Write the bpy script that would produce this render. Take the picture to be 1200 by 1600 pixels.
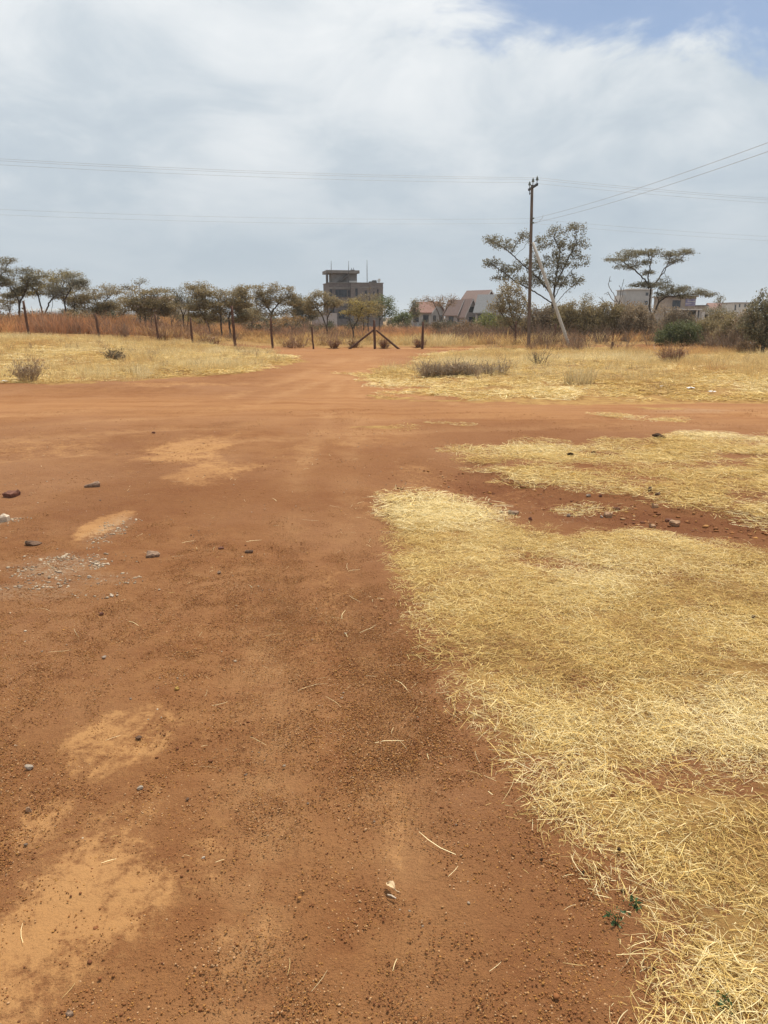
import bpy, bmesh, math, random
import numpy as np
from mathutils import Vector, Matrix

for o in list(bpy.data.objects):
    bpy.data.objects.remove(o)
scene = bpy.context.scene
COL = scene.collection
R = math.radians

# ------------------------------------------------------------------ camera
CAM_H, PITCH, FPX = 1.55, R(14.6), 1170.0        # focal length in photo pixels (1200 x 1600)
cam_d = bpy.data.cameras.new('camera')
cam_d.sensor_fit = 'VERTICAL'
cam_d.sensor_height = 36.0
cam_d.lens = FPX * 36.0 / 1600.0
cam_d.clip_start = 0.05
cam_d.clip_end = 9000
cam = bpy.data.objects.new('camera', cam_d)
cam.location = (0, 0, CAM_H)
cam.rotation_euler = (R(90) - PITCH, 0, 0)
COL.objects.link(cam)
scene.camera = cam

# ------------------------------------------------------------------ light
SUN_EL, SUN_AZ = R(65), R(24)                    # azimuth measured from +Y (ahead) to +X (right)
sun_d = bpy.data.lights.new('sun', 'SUN')
sun_d.energy = 5.0
sun_d.angle = R(0.9)
sun_d.color = (1.0, 0.93, 0.80)
sun = bpy.data.objects.new('sun', sun_d)
sdir = Vector((math.sin(SUN_AZ) * math.cos(SUN_EL), math.cos(SUN_AZ) * math.cos(SUN_EL), math.sin(SUN_EL)))
sun.rotation_euler = (-sdir).to_track_quat('-Z', 'Y').to_euler()
sun.location = (0, 0, 60)
COL.objects.link(sun)

world = bpy.data.worlds.new('World')
scene.world = world
world.use_nodes = True


class NT:
    """small wrapper that makes node trees short to write"""
    def __init__(self, tree):
        self.t = tree
        tree.nodes.clear()

    def n(self, kind, props=None, **ins):
        nd = self.t.nodes.new(kind)
        for k, v in (props or {}).items():
            setattr(nd, k, v)
        for k, v in ins.items():
            key = int(k[1:]) if k[0] == 'i' and k[1:].isdigit() else k.replace('_', ' ')
            s = nd.inputs[key]
            if hasattr(v, 'is_output') or isinstance(v, bpy.types.NodeSocket):
                self.t.links.new(v, s)
            else:
                s.default_value = v
        return nd

    def math(self, op, a, b=0.0, c=None, clamp=False):
        kw = dict(i0=a, i1=b)
        if c is not None:
            kw['i2'] = c
        return self.n('ShaderNodeMath', dict(operation=op, use_clamp=clamp), **kw).outputs[0]

    def mix(self, f, a, b, blend='MIX'):
        nd = self.n('ShaderNodeMix', dict(data_type='RGBA', blend_type=blend))
        for idx, v in ((0, f), (6, a), (7, b)):
            s = nd.inputs[idx]
            if isinstance(v, bpy.types.NodeSocket):
                self.t.links.new(v, s)
            else:
                s.default_value = v if idx == 0 else (*v, 1) if len(v) == 3 else v
        return nd.outputs[2]

    def noise(self, vec, scale, detail=4, rough=0.55, dist=0.0):
        return self.n('ShaderNodeTexNoise', None, Vector=vec, Scale=scale, Detail=detail, Roughness=rough, Distortion=dist).outputs[0]

    def ramp(self, f, stops, interp='LINEAR'):
        nd = self.n('ShaderNodeValToRGB', None, Fac=f)
        cr = nd.color_ramp
        cr.interpolation = interp
        while len(cr.elements) < len(stops):
            cr.elements.new(0.5)
        for e, (p, c) in zip(cr.elements, stops):
            e.position = p
            e.color = (c, c, c, 1) if not hasattr(c, '__len__') else (*c, 1)
        return nd.outputs[0]

    def step(self, v, a, b):
        return self.n('ShaderNodeMapRange', dict(interpolation_type='SMOOTHSTEP'), Value=v, From_Min=a, From_Max=b).outputs[0]

    def attr(self, name, kind='GEOMETRY', out=2):
        return self.n('ShaderNodeAttribute', dict(attribute_name=name, attribute_type=kind)).outputs[out]


def make_world():
    w = NT(world.node_tree)
    sky = w.n('ShaderNodeTexSky', dict(sky_type='NISHITA', sun_disc=False, sun_elevation=SUN_EL, sun_rotation=SUN_AZ,
                                       altitude=1600.0, air_density=1.0, dust_density=1.6, ozone_density=1.2))
    bg = w.n('ShaderNodeBackground', None, Color=sky.outputs[0], Strength=0.11)
    d = w.n('ShaderNodeTexCoord').outputs['Generated']
    s = w.n('ShaderNodeSeparateXYZ', None, Vector=d)
    z = w.math('MAXIMUM', s.outputs[2], 0.0)
    zz = w.math('ADD', z, 0.28)
    u = w.math('DIVIDE', s.outputs[0], zz)
    v = w.math('DIVIDE', s.outputs[1], zz)
    p = w.n('ShaderNodeCombineXYZ', None, X=u, Y=v).outputs[0]
    big = w.noise(p, 0.85, 8, 0.52, 0.35)
    mid = w.noise(p, 2.5, 9, 0.58, 0.5)
    fine = w.noise(p, 6.5, 8, 0.6, 0.3)
    # broken edge of the cloud deck: blue opens up to the right, high over the road
    du = w.math('SUBTRACT', u, 0.64)
    dv = w.math('SUBTRACT', v, 1.36)
    rad = w.math('SQRT', w.math('ADD', w.math('MULTIPLY', w.math('MULTIPLY', du, du), 0.86), w.math('MULTIPLY', w.math('MULTIPLY', dv, dv), 3.6)))
    ragged = w.math('ADD', rad, w.math('MULTIPLY', w.math('SUBTRACT', mid, 0.5), 1.5))
    ragged = w.math('ADD', ragged, w.math('MULTIPLY', w.math('SUBTRACT', fine, 0.5), 0.35))
    cover = w.math('ADD', .16, w.math('MULTIPLY', w.step(ragged, 0.33, 0.66), .84))
    thin = w.step(big, 0.22, 0.45)
    cover = w.math('MULTIPLY', cover, w.math('ADD', 0.88, w.math('MULTIPLY', thin, 0.12)))
    tone = w.math('ADD', w.math('MULTIPLY', big, 0.6), w.math('MULTIPLY', mid, 0.4))
    cc = w.ramp(tone, [(0.36, (0.50, 0.575, 0.655)), (0.45, (0.62, 0.69, 0.75)), (0.52, (0.78, 0.825, 0.86)), (0.60, (0.91, 0.935, 0.95))])
    # the deck thickens to an even grey-blue haze towards the horizon
    hz = w.ramp(z, [(0.0, 0.92), (0.08, 0.72), (0.18, 0.26), (0.30, 0.0)])
    cc = w.mix(hz, cc, (0.44, 0.525, 0.60))
    bgc = w.n('ShaderNodeBackground', None, Color=cc, Strength=1.0)
    mx = w.n('ShaderNodeMixShader', None, Fac=cover)
    w.t.links.new(bg.outputs[0], mx.inputs[1])
    w.t.links.new(bgc.outputs[0], mx.inputs[2])
    out = w.n('ShaderNodeOutputWorld')
    w.t.links.new(mx.outputs[0], out.inputs[0])


make_world()
vs = scene.view_settings
vs.view_transform = 'Standard'
vs.look = 'None'
vs.exposure = 0.0
vs.gamma = 1.0
vs.use_curve_mapping = False
scene.cycles.use_denoising = True
scene.cycles.max_bounces = 5
scene.cycles.diffuse_bounces = 3
scene.cycles.transparent_max_bounces = 6
scene.cycles.volume_bounces = 0

# ------------------------------------------------------------------ maths helpers
CP, SP = math.cos(PITCH), math.sin(PITCH)


def ray(px, py):
    dx, dy = (px - 600.0) / FPX, (800.0 - py) / FPX
    return dx, CP + dy * SP, -SP + dy * CP


def at(px, py, Y):
    """world point seen at photo pixel (px, py) at distance Y ahead"""
    a, b, c = ray(px, py)
    t = Y / b
    return Vector((a * t, Y, CAM_H + c * t))


def _hash(ix, iy, seed):
    h = (ix.astype(np.int64) * 374761393 + iy.astype(np.int64) * 668265263 + seed * 1442695041) & 0xffffffff
    h = ((h ^ (h >> 13)) * 1274126177) & 0xffffffff
    return ((h ^ (h >> 16)) & 0xffff) / 65535.0


def vnoise(x, y, seed=0):
    x, y = np.asarray(x, float), np.asarray(y, float)
    ix, iy = np.floor(x), np.floor(y)
    fx, fy = x - ix, y - iy
    fx, fy = fx * fx * (3 - 2 * fx), fy * fy * (3 - 2 * fy)
    a, b = _hash(ix, iy, seed), _hash(ix + 1, iy, seed)
    c, d = _hash(ix, iy + 1, seed), _hash(ix + 1, iy + 1, seed)
    return a + (b - a) * fx + (c - a) * fy + (a - b - c + d) * fx * fy


def fbm(x, y, seed=0, oct=4):
    s, a, t = 0, 0.5, 0
    for i in range(oct):
        s = s + a * vnoise(np.asarray(x) * 2 ** i, np.asarray(y) * 2 ** i, seed + i * 17)
        t += a
        a *= 0.5
    return s / t


def ss(a, b, x):
    t = np.clip((np.asarray(x, float) - a) / (b - a), 0, 1)
    return t * t * (3 - 2 * t)


def terrain0(x, y):
    """broad lie of the land"""
    x, y = np.asarray(x, float), np.asarray(y, float)
    z = 0.62 * ss(-3, -19, x) * ss(12, 37, y) * (1 - 0.75 * ss(70, 200, y))
    z = z + 0.10 * ss(4, 14, x) * ss(14, 22, y) * (1 - ss(40, 90, y))
    z = z + 0.12 * ss(38.6, 39.6, y) * (1 - ss(60, 120, y))
    z = z - 1.0 * ss(150, 600, y)
    return z


def ground_hit(px, py):
    a, b, c = ray(px, py)
    z = 0.0
    for _ in range(12):
        t = (z - CAM_H) / c
        z = float(terrain0(a * t, b * t))
    t = (z - CAM_H) / c
    return a * t, b * t


def poly_w(pts):
    return np.array([ground_hit(*p) for p in pts])


def sdist(poly, x, y):
    """signed distance to a polygon, positive inside"""
    x, y = np.asarray(x, float), np.asarray(y, float)
    d = np.full(x.shape, 1e9)
    inside = np.zeros(x.shape, bool)
    n = len(poly)
    for i in range(n):
        ax, ay = poly[i]
        bx, by = poly[(i + 1) % n]
        ex, ey = bx - ax, by - ay
        wx, wy = x - ax, y - ay
        t = np.clip((wx * ex + wy * ey) / (ex * ex + ey * ey + 1e-12), 0, 1)
        d = np.minimum(d, (wx - ex * t) ** 2 + (wy - ey * t) ** 2)
        c = (ay > y) != (by > y)
        with np.errstate(divide='ignore', invalid='ignore'):
            xi = ax + (y - ay) * ex / (ey if abs(ey) > 1e-12 else 1e-12)
        inside ^= c & (x < xi)
    d = np.sqrt(d)
    return np.where(inside, d, -d)


# ---- where the straw and grass lie (outlines read off the photograph, as ground coordinates)
P_MAIN = poly_w([(590, 770), (640, 766), (700, 769), (745, 778), (775, 795), (800, 815), (860, 832), (930, 836), (1010, 824), (1080, 838),
                 (1200, 858), (1500, 880), (1900, 1250), (1900, 1700), (1040, 1700), (1022, 1600), (1003, 1500), (965, 1415), (905, 1342),
                 (850, 1285), (800, 1210), (742, 1150), (712, 1090), (676, 1040), (640, 965), (612, 905), (598, 868), (606, 835), (588, 800)])
P_ISLE = poly_w([(742, 716), (765, 700), (790, 692), (830, 688), (880, 693), (930, 703), (1000, 694), (1015, 681), (1060, 676), (1200, 681),
                 (1600, 690), (1600, 815), (1200, 800), (1150, 790), (1110, 778), (1040, 772), (960, 768), (890, 764), (830, 755), (780, 738)])
P_LEFT = poly_w([(-700, 603), (0, 602), (60, 603), (150, 600), (230, 596), (300, 590), (380, 582), (440, 573), (475, 563), (452, 557),
                 (430, 549), (370, 543), (240, 536), (150, 530), (0, 527), (-700, 527)])
P_RIGHT = poly_w([(560, 582), (600, 575), (640, 569), (650, 558), (700, 550), (760, 546.5), (830, 545), (1000, 544), (1300, 543), (2000, 543),
                  (2000, 632), (1200, 632), (1100, 629), (1010, 633), (930, 630), (850, 634), (760, 633), (700, 623), (640, 606), (590, 596)])
SCRAPS = [(600, 668, .5, .16), (665, 663, .55, .14), (715, 664, .4, .1), (690, 626, .6, .3), (640, 612, .7, .3), (615, 622, .5, .22),
          (915, 648, .3, .12), (950, 650, .2, .1), (1035, 655, .5, .22), (955, 691, .55, .16), (880, 690, .4, .12), (205, 689, .22, .10),
          (720, 600, .6, .4), (850, 700, .3, .1), (960, 628, .6, .3), (1040, 637, .5, .25), (890, 787, .2, .06), (955, 783, .18, .05)]
SCRAPS = [(*ground_hit(a, b), c, d) for a, b, c, d in SCRAPS]
BARE = [(1035, 896, .26, .13), (965, 886, .16, .06), (930, 883, .1, .05), (968, 1237, .07, .035), (1050, 735, .7, .16), (900, 707, .85, .17), (1000, 700, .5, .12),
        (872, 1172, .04, .03), (825, 1157, .03, .03), (775, 1055, .06, .04), (1130, 1415, .04, .03), (700, 880, .15, .08), (640, 858, .16, .07),
        (995, 1325, .025, .02), (690, 790, .12, .05), (1150, 745, .5, .12), (1130, 882, .2, .07), (880, 960, .15, .07)]
BARE = [(*ground_hit(a, b), c, d) for a, b, c, d in BARE]


def straw_mask(x, y):
    """0 bare earth .. 1 covered by dry grass"""
    x, y = np.asarray(x, float), np.asarray(y, float)
    j = (fbm(x * 2.2, y * 2.2, 5) - .5) * 0.55 + (fbm(x * 9, y * 9, 9, 3) - .5) * 0.20
    jn = j * np.clip(0.35 + y * 0.10, .3, 1.2)
    m = ss(-0.16, 0.24, sdist(P_MAIN, x, y) - .07 + jn * .55 + (fbm(x * 14, y * 14, 19, 3) - .5) * .28)
    m = np.maximum(m, ss(-.25, .5, sdist(P_ISLE, x, y) + j * 2.8) * (1 - .7 * ss(.52, .66, fbm(x * .9 + 5, y * 2.6, 107, 4))))
    jf = (fbm(x * .8, y * 1.4, 23) - .5) * 2.6 + j
    m = np.maximum(m, ss(-.3, .5, sdist(P_LEFT, x, y) + jf))
    m = np.maximum(m, ss(-.3, .5, sdist(P_RIGHT, x, y) + jf * .8))
    for cx, cy, a, b in SCRAPS:
        r = np.sqrt(((x - cx) / a) ** 2 + ((y - cy) / b) ** 2) + j * 2.2
        m = np.maximum(m, 0.75 * (1 - ss(.6, 1.1, r)))
    for cx, cy, a, b in BARE:
        r = np.sqrt(((x - cx) / a) ** 2 + ((y - cy) / b) ** 2) + j * 2.2
        m = m * ss(.55, 1.15, r)
    thin = ss(.58, .70, fbm(x * 1.5, y * 2.2, 77, 4)) * (y < 14)
    m = m * (1 - .75 * thin)
    m = np.maximum(m, 0.85 * ss(38.6, 39.6, y + j))
    m = np.where(y > 38, np.maximum(m, .85 * ss(38.7, 39.4, y + j)), m)
    return m


DITCH = np.array([ground_hit(*p) for p in [(740, 745), (820, 775), (900, 790), (1000, 800), (1100, 812), (1250, 825), (1600, 850)]])


def ditch_d(x, y):
    d = np.full(np.shape(x), 1e9)
    for (ax, ay), (bx, by) in zip(DITCH[:-1], DITCH[1:]):
        ex, ey = bx - ax, by - ay
        t = np.clip(((x - ax) * ex + (y - ay) * ey) / (ex * ex + ey * ey), 0, 1)
        d = np.minimum(d, np.hypot(x - ax - ex * t, y - ay - ey * t))
    return d


def terrain(x, y):
    x, y = np.asarray(x, float), np.asarray(y, float)
    z = terrain0(x, y)
    near = 1 - ss(30, 60, y)
    z = z + near * ((fbm(x * .35, y * .35, 3, 3) - .5) * .10 + (fbm(x * 1.6, y * 1.6, 4, 3) - .5) * .035)
    z = z + (1 - ss(8, 16, y)) * (fbm(x * 9, y * 9, 6, 3) - .5) * .014
    z = z - .075 * np.exp(-(ditch_d(x, y) / .55) ** 2)
    # wheel ruts of the track that crosses from left to right, and of the one that leads ahead
    wob = (fbm(x * .12, y * .02 + 3, 8, 2) - .5) * 1.6
    for yc in (11.6, 12.5, 13.4, 14.4, 15.2):
        z = z - .018 * np.exp(-((y - yc - wob + .02 * x) / .16) ** 2) * ss(18, 8, np.abs(x))
    xc = -.75 + .02 * y - .018 * np.maximum(y - 9, 0) ** 1.4
    for off in (-.75, .75):
        z = z - .014 * np.exp(-((x - xc - off + (fbm(y * .3, x * 0, 12, 2) - .5) * .3) / .17) ** 2) * ss(1.2, 2.4, y) * ss(36, 22, y)
    return z


def tz(x, y):
    return float(terrain(np.array([x]), np.array([y]))[0])


# ------------------------------------------------------------------ object helpers
def tag(o, label=None, cat=None, group=None, kind=None):
    if label: o['label'] = label
    if cat: o['category'] = cat
    if group: o['group'] = group
    if kind: o['kind'] = kind
    return o


def empty(name, loc, label, cat, group=None):
    o = bpy.data.objects.new(name, None)
    o.location = loc
    o.empty_display_size = .2
    COL.objects.link(o)
    return tag(o, label, cat, group)


def link(name, me, mat=None, parent=None):
    o = bpy.data.objects.new(name, me)
    if mat is not None and len(me.materials) == 0:
        me.materials.append(mat)
    COL.objects.link(o)
    if parent is not None:
        o.parent = parent
    return o


def mesh_np(name, V, F, attrs=None, smooth=False):
    """V (n,3), F (m,k) arrays with one face size"""
    V, F = np.asarray(V, np.float32), np.asarray(F, np.int32)
    me = bpy.data.meshes.new(name)
    me.vertices.add(len(V))
    me.vertices.foreach_set('co', V.ravel())
    k = F.shape[1]
    me.loops.add(F.size)
    me.loops.foreach_set('vertex_index', F.ravel())
    me.polygons.add(len(F))
    me.polygons.foreach_set('loop_start', np.arange(0, F.size, k, dtype=np.int32))
    me.polygons.foreach_set('loop_total', np.full(len(F), k, np.int32))
    if smooth:
        me.polygons.foreach_set('use_smooth', np.ones(len(F), bool))
    for an, av in (attrs or {}).items():
        a = me.attributes.new(an, 'FLOAT', 'POINT')
        a.data.foreach_set('value', np.asarray(av, np.float32))
    me.update(calc_edges=True)
    me.validate()
    return me


class MB:
    """collects boxes, prisms and tubes into one mesh, in coordinates local to `org`"""
    def __init__(self, org=(0, 0, 0), rz=0.0):
        self.v, self.f = [], []
        self.org = Vector(org)

    def add(self, vs_, fs):
        b = len(self.v)
        self.v += [tuple(Vector(p) - self.org) for p in vs_]
        self.f += [tuple(i + b for i in q) for q in fs]

    def box(self, x0, x1, y0, y1, z0, z1):
        p = [(x0, y0, z0), (x1, y0, z0), (x1, y1, z0), (x0, y1, z0), (x0, y0, z1), (x1, y0, z1), (x1, y1, z1), (x0, y1, z1)]
        self.add(p, [(0, 3, 2, 1), (4, 5, 6, 7), (0, 1, 5, 4), (1, 2, 6, 5), (2, 3, 7, 6), (3, 0, 4, 7)])
        return self

    def tube(self, pts, radii, sides=8, cap=True):
        pts = [Vector(p) for p in pts]
        rings, prev = [], None
        for i, p in enumerate(pts):
            d = (pts[min(i + 1, len(pts) - 1)] - pts[max(i - 1, 0)]).normalized()
            a = d.orthogonal().normalized() if prev is None else (prev - d * prev.dot(d)).normalized()
            prev = a
            b = d.cross(a)
            r = radii[i] if hasattr(radii, '__len__') else radii
            rings.append([p + (a * math.cos(2 * math.pi * k / sides) + b * math.sin(2 * math.pi * k / sides)) * r for k in range(sides)])
        vs_ = [q for rr in rings for q in rr]
        fs = []
        for i in range(len(rings) - 1):
            for k in range(sides):
                fs.append((i * sides + k, i * sides + (k + 1) % sides, (i + 1) * sides + (k + 1) % sides, (i + 1) * sides + k))
        if cap:
            fs.append(tuple(range(sides))[::-1])
            fs.append(tuple((len(rings) - 1) * sides + k for k in range(sides)))
        self.add(vs_, fs)
        return self

    def build(self, name, mat, parent=None, smooth=False, bevel=0.0):
        me = bpy.data.meshes.new(name)
        me.from_pydata(self.v, [], self.f)
        me.update()
        if smooth:
            for q in me.polygons:
                q.use_smooth = len(q.vertices) == 4
        o = link(name, me, mat, parent)
        if bevel:
            m = o.modifiers.new('bevel', 'BEVEL')
            m.width = bevel
            m.segments = 2
        return o


# ------------------------------------------------------------------ materials
MATS = {}


def surf(name, col, rough=.85, var=.25, scale=6.0, bump=0.0, bscale=40.0, col2=None, stretch=None, spec=.25, metal=0.0):
    """plain matt surface with mottled colour and a fine relief"""
    m = bpy.data.materials.new(name)
    m.use_nodes = True
    t = NT(m.node_tree)
    tc = t.n('ShaderNodeTexCoord').outputs['Object']
    if stretch:
        tc = t.n('ShaderNodeMapping', None, Vector=tc, Scale=stretch).outputs[0]
    f = t.noise(tc, scale, 5, .6)
    c2 = col2 or tuple(c * (1 - var) for c in col)
    c1 = col if col2 else tuple(c * (1 + var) for c in col)
    c = t.mix(t.step(f, .3, .7), c2, c1)
    b = t.n('ShaderNodeBsdfPrincipled', None, Base_Color=c, Roughness=rough, Metallic=metal)
    b.inputs['Specular IOR Level'].default_value = spec
    if bump:
        bn = t.n('ShaderNodeBump', None, Strength=bump, Distance=.02, Height=t.noise(tc, bscale, 4, .6))
        t.t.links.new(bn.outputs[0], b.inputs['Normal'])
    o = t.n('ShaderNodeOutputMaterial', None, Surface=b.outputs[0])
    MATS[name] = m
    return m


def blade_mat(name, stops, trans=.3, rough=.7, var=.35, dark=(.5, 1.25)):
    """grass, leaves and twigs: colour from the instance tint (or the plant's own) and a random value per blade"""
    m = bpy.data.materials.new(name)
    m.use_nodes = True
    t = NT(m.node_tree)
    rnd = t.attr('rnd')
    tint = t.attr('tint', 'INSTANCER')
    f = t.math('ADD', tint, t.math('MULTIPLY', t.math('SUBTRACT', rnd, .5), var), clamp=True)
    c = t.ramp(f, stops)
    r2 = t.math('FRACT', t.math('MULTIPLY', rnd, 7.31))
    k = t.n('ShaderNodeMapRange', None, Value=r2, To_Min=dark[0], To_Max=dark[1]).outputs[0]
    c = t.n('ShaderNodeVectorMath', dict(operation='SCALE'), i0=c, Scale=k).outputs[0]
    d = t.n('ShaderNodeBsdfPrincipled', None, Base_Color=c, Roughness=rough)
    d.inputs['Specular IOR Level'].default_value = .25
    tr = t.n('ShaderNodeBsdfTranslucent', None, Color=c)
    mx = t.n('ShaderNodeMixShader', None, Fac=trans)
    t.t.links.new(d.outputs[0], mx.inputs[1])
    t.t.links.new(tr.outputs[0], mx.inputs[2])
    t.n('ShaderNodeOutputMaterial', None, Surface=mx.outputs[0])
    MATS[name] = m
    return m


def leaf_mat(name, c1, c2, trans=.42):
    """foliage of a tree: colour between c1 and c2 leaf by leaf"""
    m = bpy.data.materials.new(name)
    m.use_nodes = True
    t = NT(m.node_tree)
    rnd = t.attr('rnd')
    c = t.mix(rnd, c1, c2)
    r2 = t.math('FRACT', t.math('MULTIPLY', rnd, 9.7))
    k = t.n('ShaderNodeMapRange', None, Value=r2, To_Min=.6, To_Max=1.3).outputs[0]
    c = t.n('ShaderNodeVectorMath', dict(operation='SCALE'), i0=c, Scale=k).outputs[0]
    d = t.n('ShaderNodeBsdfPrincipled', None, Base_Color=c, Roughness=.55)
    d.inputs['Specular IOR Level'].default_value = .35
    tr = t.n('ShaderNodeBsdfTranslucent', None, Color=c)
    mx = t.n('ShaderNodeMixShader', None, Fac=trans)
    t.t.links.new(d.outputs[0], mx.inputs[1])
    t.t.links.new(tr.outputs[0], mx.inputs[2])
    t.n('ShaderNodeOutputMaterial', None, Surface=mx.outputs[0])
    MATS[name] = m
    return m


def ground_material():
    m = bpy.data.materials.new('laterite_earth')
    m.use_nodes = True
    t = NT(m.node_tree)
    p = t.n('ShaderNodeTexCoord').outputs['Object']
    n1 = t.noise(p, .9, 6, .6)
    n2 = t.noise(p, 5.0, 6, .65)
    n3 = t.noise(p, 34.0, 5, .7)
    n4 = t.noise(p, 210.0, 3, .7)
    c = t.mix(t.step(n1, .35, .65), (.218, .090, .035), (.262, .120, .049))
    c = t.mix(t.math('MULTIPLY', t.step(n2, .45, .7), .55), c, (.305, .148, .060))
    c = t.mix(t.math('MULTIPLY', t.step(n2, .48, .28), .5), c, (.150, .050, .019))
    c = t.mix(t.math('MULTIPLY', t.step(t.noise(p, .33, 4, .6), .42, .66), .6), c, (.315, .162, .082))
    # dusty pale crust
    tan = t.attr('tan')
    tf = t.math('MULTIPLY', t.step(t.math('ADD', tan, t.math('MULTIPLY', t.math('SUBTRACT', t.math('ADD', t.math('MULTIPLY', n2, .3), t.math('ADD', t.math('MULTIPLY', n3, .4), t.math('MULTIPLY', t.noise(p, 14, 5, .65), .3))), .5), 4.2)), .12, .85), t.math('MULTIPLY', t.step(tan, .03, .5), .66))
    c = t.mix(tf, c, (.44, .245, .10))
    # driven, orange road dust with streaks that follow the wheels
    road = t.attr('road')
    pm = t.n('ShaderNodeMapping', None, Vector=p, Scale=(.16, 2.2, 1)).outputs[0]
    st = t.noise(pm, 1.6, 6, .6, .3)
    c = t.mix(t.math('MULTIPLY', road, t.math('ADD', .25, t.math('MULTIPLY', t.step(st, .35, .65), .65))), c, (.335, .166, .068))
    c = t.mix(t.math('MULTIPLY', road, t.math('MULTIPLY', t.step(st, .5, .34), .55)), c, (.245, .100, .032))
    c = t.mix(t.math('MULTIPLY', t.attr('rut'), t.math('ADD', .25, t.math('MULTIPLY', t.step(n2, .35, .6), .5))), c, (.375, .20, .09))
    # dark red bare earth of the washed-out channel
    c = t.mix(t.math('MULTIPLY', t.attr('dark'), t.step(n2, .2, .6)), c, (.155, .055, .022))
    # grey crushed stone
    c = t.mix(t.math('MULTIPLY', t.attr('grey'), t.step(n3, .38, .6)), c, (.36, .27, .185))
    # earth under the straw
    sw = t.attr('straw')
    sf = t.step(t.math('ADD', sw, t.math('MULTIPLY', t.math('SUBTRACT', n3, .5), .7)), .35, .75)
    sc = t.mix(t.step(n2, .3, .65), (.22, .115, .040), (.40, .25, .085))
    far = t.attr('far')
    sc = t.mix(far, sc, t.mix(t.step(t.noise(p, .05, 6, .6), .35, .65), (.20, .15, .075), (.27, .17, .085)))
    c = t.mix(t.math('MULTIPLY', sf, .85), c, sc)
    # clods, crusts and dust, a few centimetres across
    c = t.mix(t.math('MULTIPLY', t.step(n3, .54, .72), .38), c, t.mix(.6, c, (.40, .20, .07)))
    c = t.mix(t.math('MULTIPLY', t.step(n3, .46, .28), .42), c, t.mix(.6, c, (.13, .045, .018)))
    # grain
    c = t.mix(t.math('MULTIPLY', t.step(n4, .5, .72), .4), c, t.mix(.5, c, (.42, .20, .085)))
    c = t.mix(t.math('MULTIPLY', t.step(n4, .48, .3), .45), c, t.mix(.6, c, (.09, .035, .022)))
    b = t.n('ShaderNodeBsdfPrincipled', None, Base_Color=c, Roughness=.95)
    b.inputs['Specular IOR Level'].default_value = .12
    h = t.math('ADD', t.math('MULTIPLY', n3, .6), t.math('MULTIPLY', n4, .28))
    h = t.math('ADD', h, t.math('MULTIPLY', t.noise(p, 95, 4, .65), .45))
    h = t.math('ADD', h, t.math('MULTIPLY', t.noise(p, 13, 4, .6), .9))
    smooth = t.math('SUBTRACT', 1.0, t.math('MULTIPLY', t.math('MAXIMUM', tf, t.math('MULTIPLY', road, .7)), .65))
    bn = t.n('ShaderNodeBump', None, Strength=t.math('MULTIPLY', smooth, 1.0), Distance=.026, Height=h)
    t.t.links.new(bn.outputs[0], b.inputs['Normal'])
    t.n('ShaderNodeOutputMaterial', None, Surface=b.outputs[0])
    return m


# ------------------------------------------------------------------ the ground
def axis(lo, hi, step0, grow, core):
    a = [0.0]
    while a[-1] < hi:
        a.append(a[-1] + max(step0, grow * (a[-1] - core)))
    b = [0.0]
    while b[-1] > lo:
        b.append(b[-1] - max(step0, grow * (-b[-1] - core)))
    return np.array(sorted(set(a + b)))


TANS = [(130, 1400, .22, .5, .75), (60, 1500, .2, .22, .65), (190, 1150, .24, .4, .6), (60, 1290, .16, .2, .5), (330, 1330, .08, .2, .4), (380, 1480, .1, .15, .35), (300, 700, .55, 1.3, .75), (330, 730, .5, .7, .7), (150, 820, .12, .5, .9),
        (520, 690, .9, .9, .35), (560, 780, .35, .8, .35), (60, 700, 1.5, 1.0, .35), (120, 590, 2, 1.2, .4), (280, 600, 1.8, 1.0, .5), (660, 745, .5, .9, .45), (780, 770, .7, .5, .45),
        (620, 1270, .05, .3, .45), (520, 950, .2, .9, .35), (390, 640, 2, 1.0, .3), (870, 1000, .2, .2, .0), (330, 560, 1.2, .8, .4), (1120, 645, 1.4, .6, .4), (700, 545, 5, .5, .9), (950, 545, 4, .5, .8), (170, 815, .10, .42, 1.0)]
TANS = [(*ground_hit(a, b), c, d, e) for a, b, c, d, e in TANS]
GREYS = [(65, 885, .30, .26, .6), (175, 820, .10, .40, .35), (0, 808, .12, .12, .4), (30, 925, .35, .14, .35), (110, 905, .3, .12, .25), (1080, 640, 1.0, .3, .4)]
GREYS = [(*ground_hit(a, b), c, d, e) for a, b, c, d, e in GREYS]


def blobs(lst, x, y, seed):
    o = np.zeros(np.shape(x))
    j = (fbm(x * 3, y * 3, seed) - .5) * 1.4
    for cx, cy, a, b, w_ in lst:
        r = np.sqrt(((x - cx) / a) ** 2 + ((y - cy) / b) ** 2)
        o = np.maximum(o, w_ * (1 - ss(.3, 1.4, r + j)))
    return o


RUTS = [[(-200, 655), (0, 650), (200, 640), (350, 622), (460, 590), (540, 560)], [(-200, 672), (0, 668), (250, 655), (400, 632), (500, 596), (570, 561)],
        [(1400, 646), (1200, 648), (900, 652), (700, 650), (560, 655), (300, 668), (0, 692), (-200, 705)], [(1400, 660), (1200, 662), (900, 666), (600, 674), (300, 694), (0, 722), (-200, 740)],
        [(330, 1700), (385, 1250), (430, 950), (462, 800), (495, 690), (520, 625), (545, 572)], [(640, 1700), (600, 1250), (575, 950), (562, 800), (560, 690), (560, 620), (566, 572)],
        [(1400, 640), (1150, 640), (900, 640), (720, 636), (630, 610), (585, 575), (575, 558)], [(900, 700), (760, 712), (680, 728), (600, 760), (540, 850)]]
RUTS = [[ground_hit(*p) for p in c] for c in RUTS]


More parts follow.
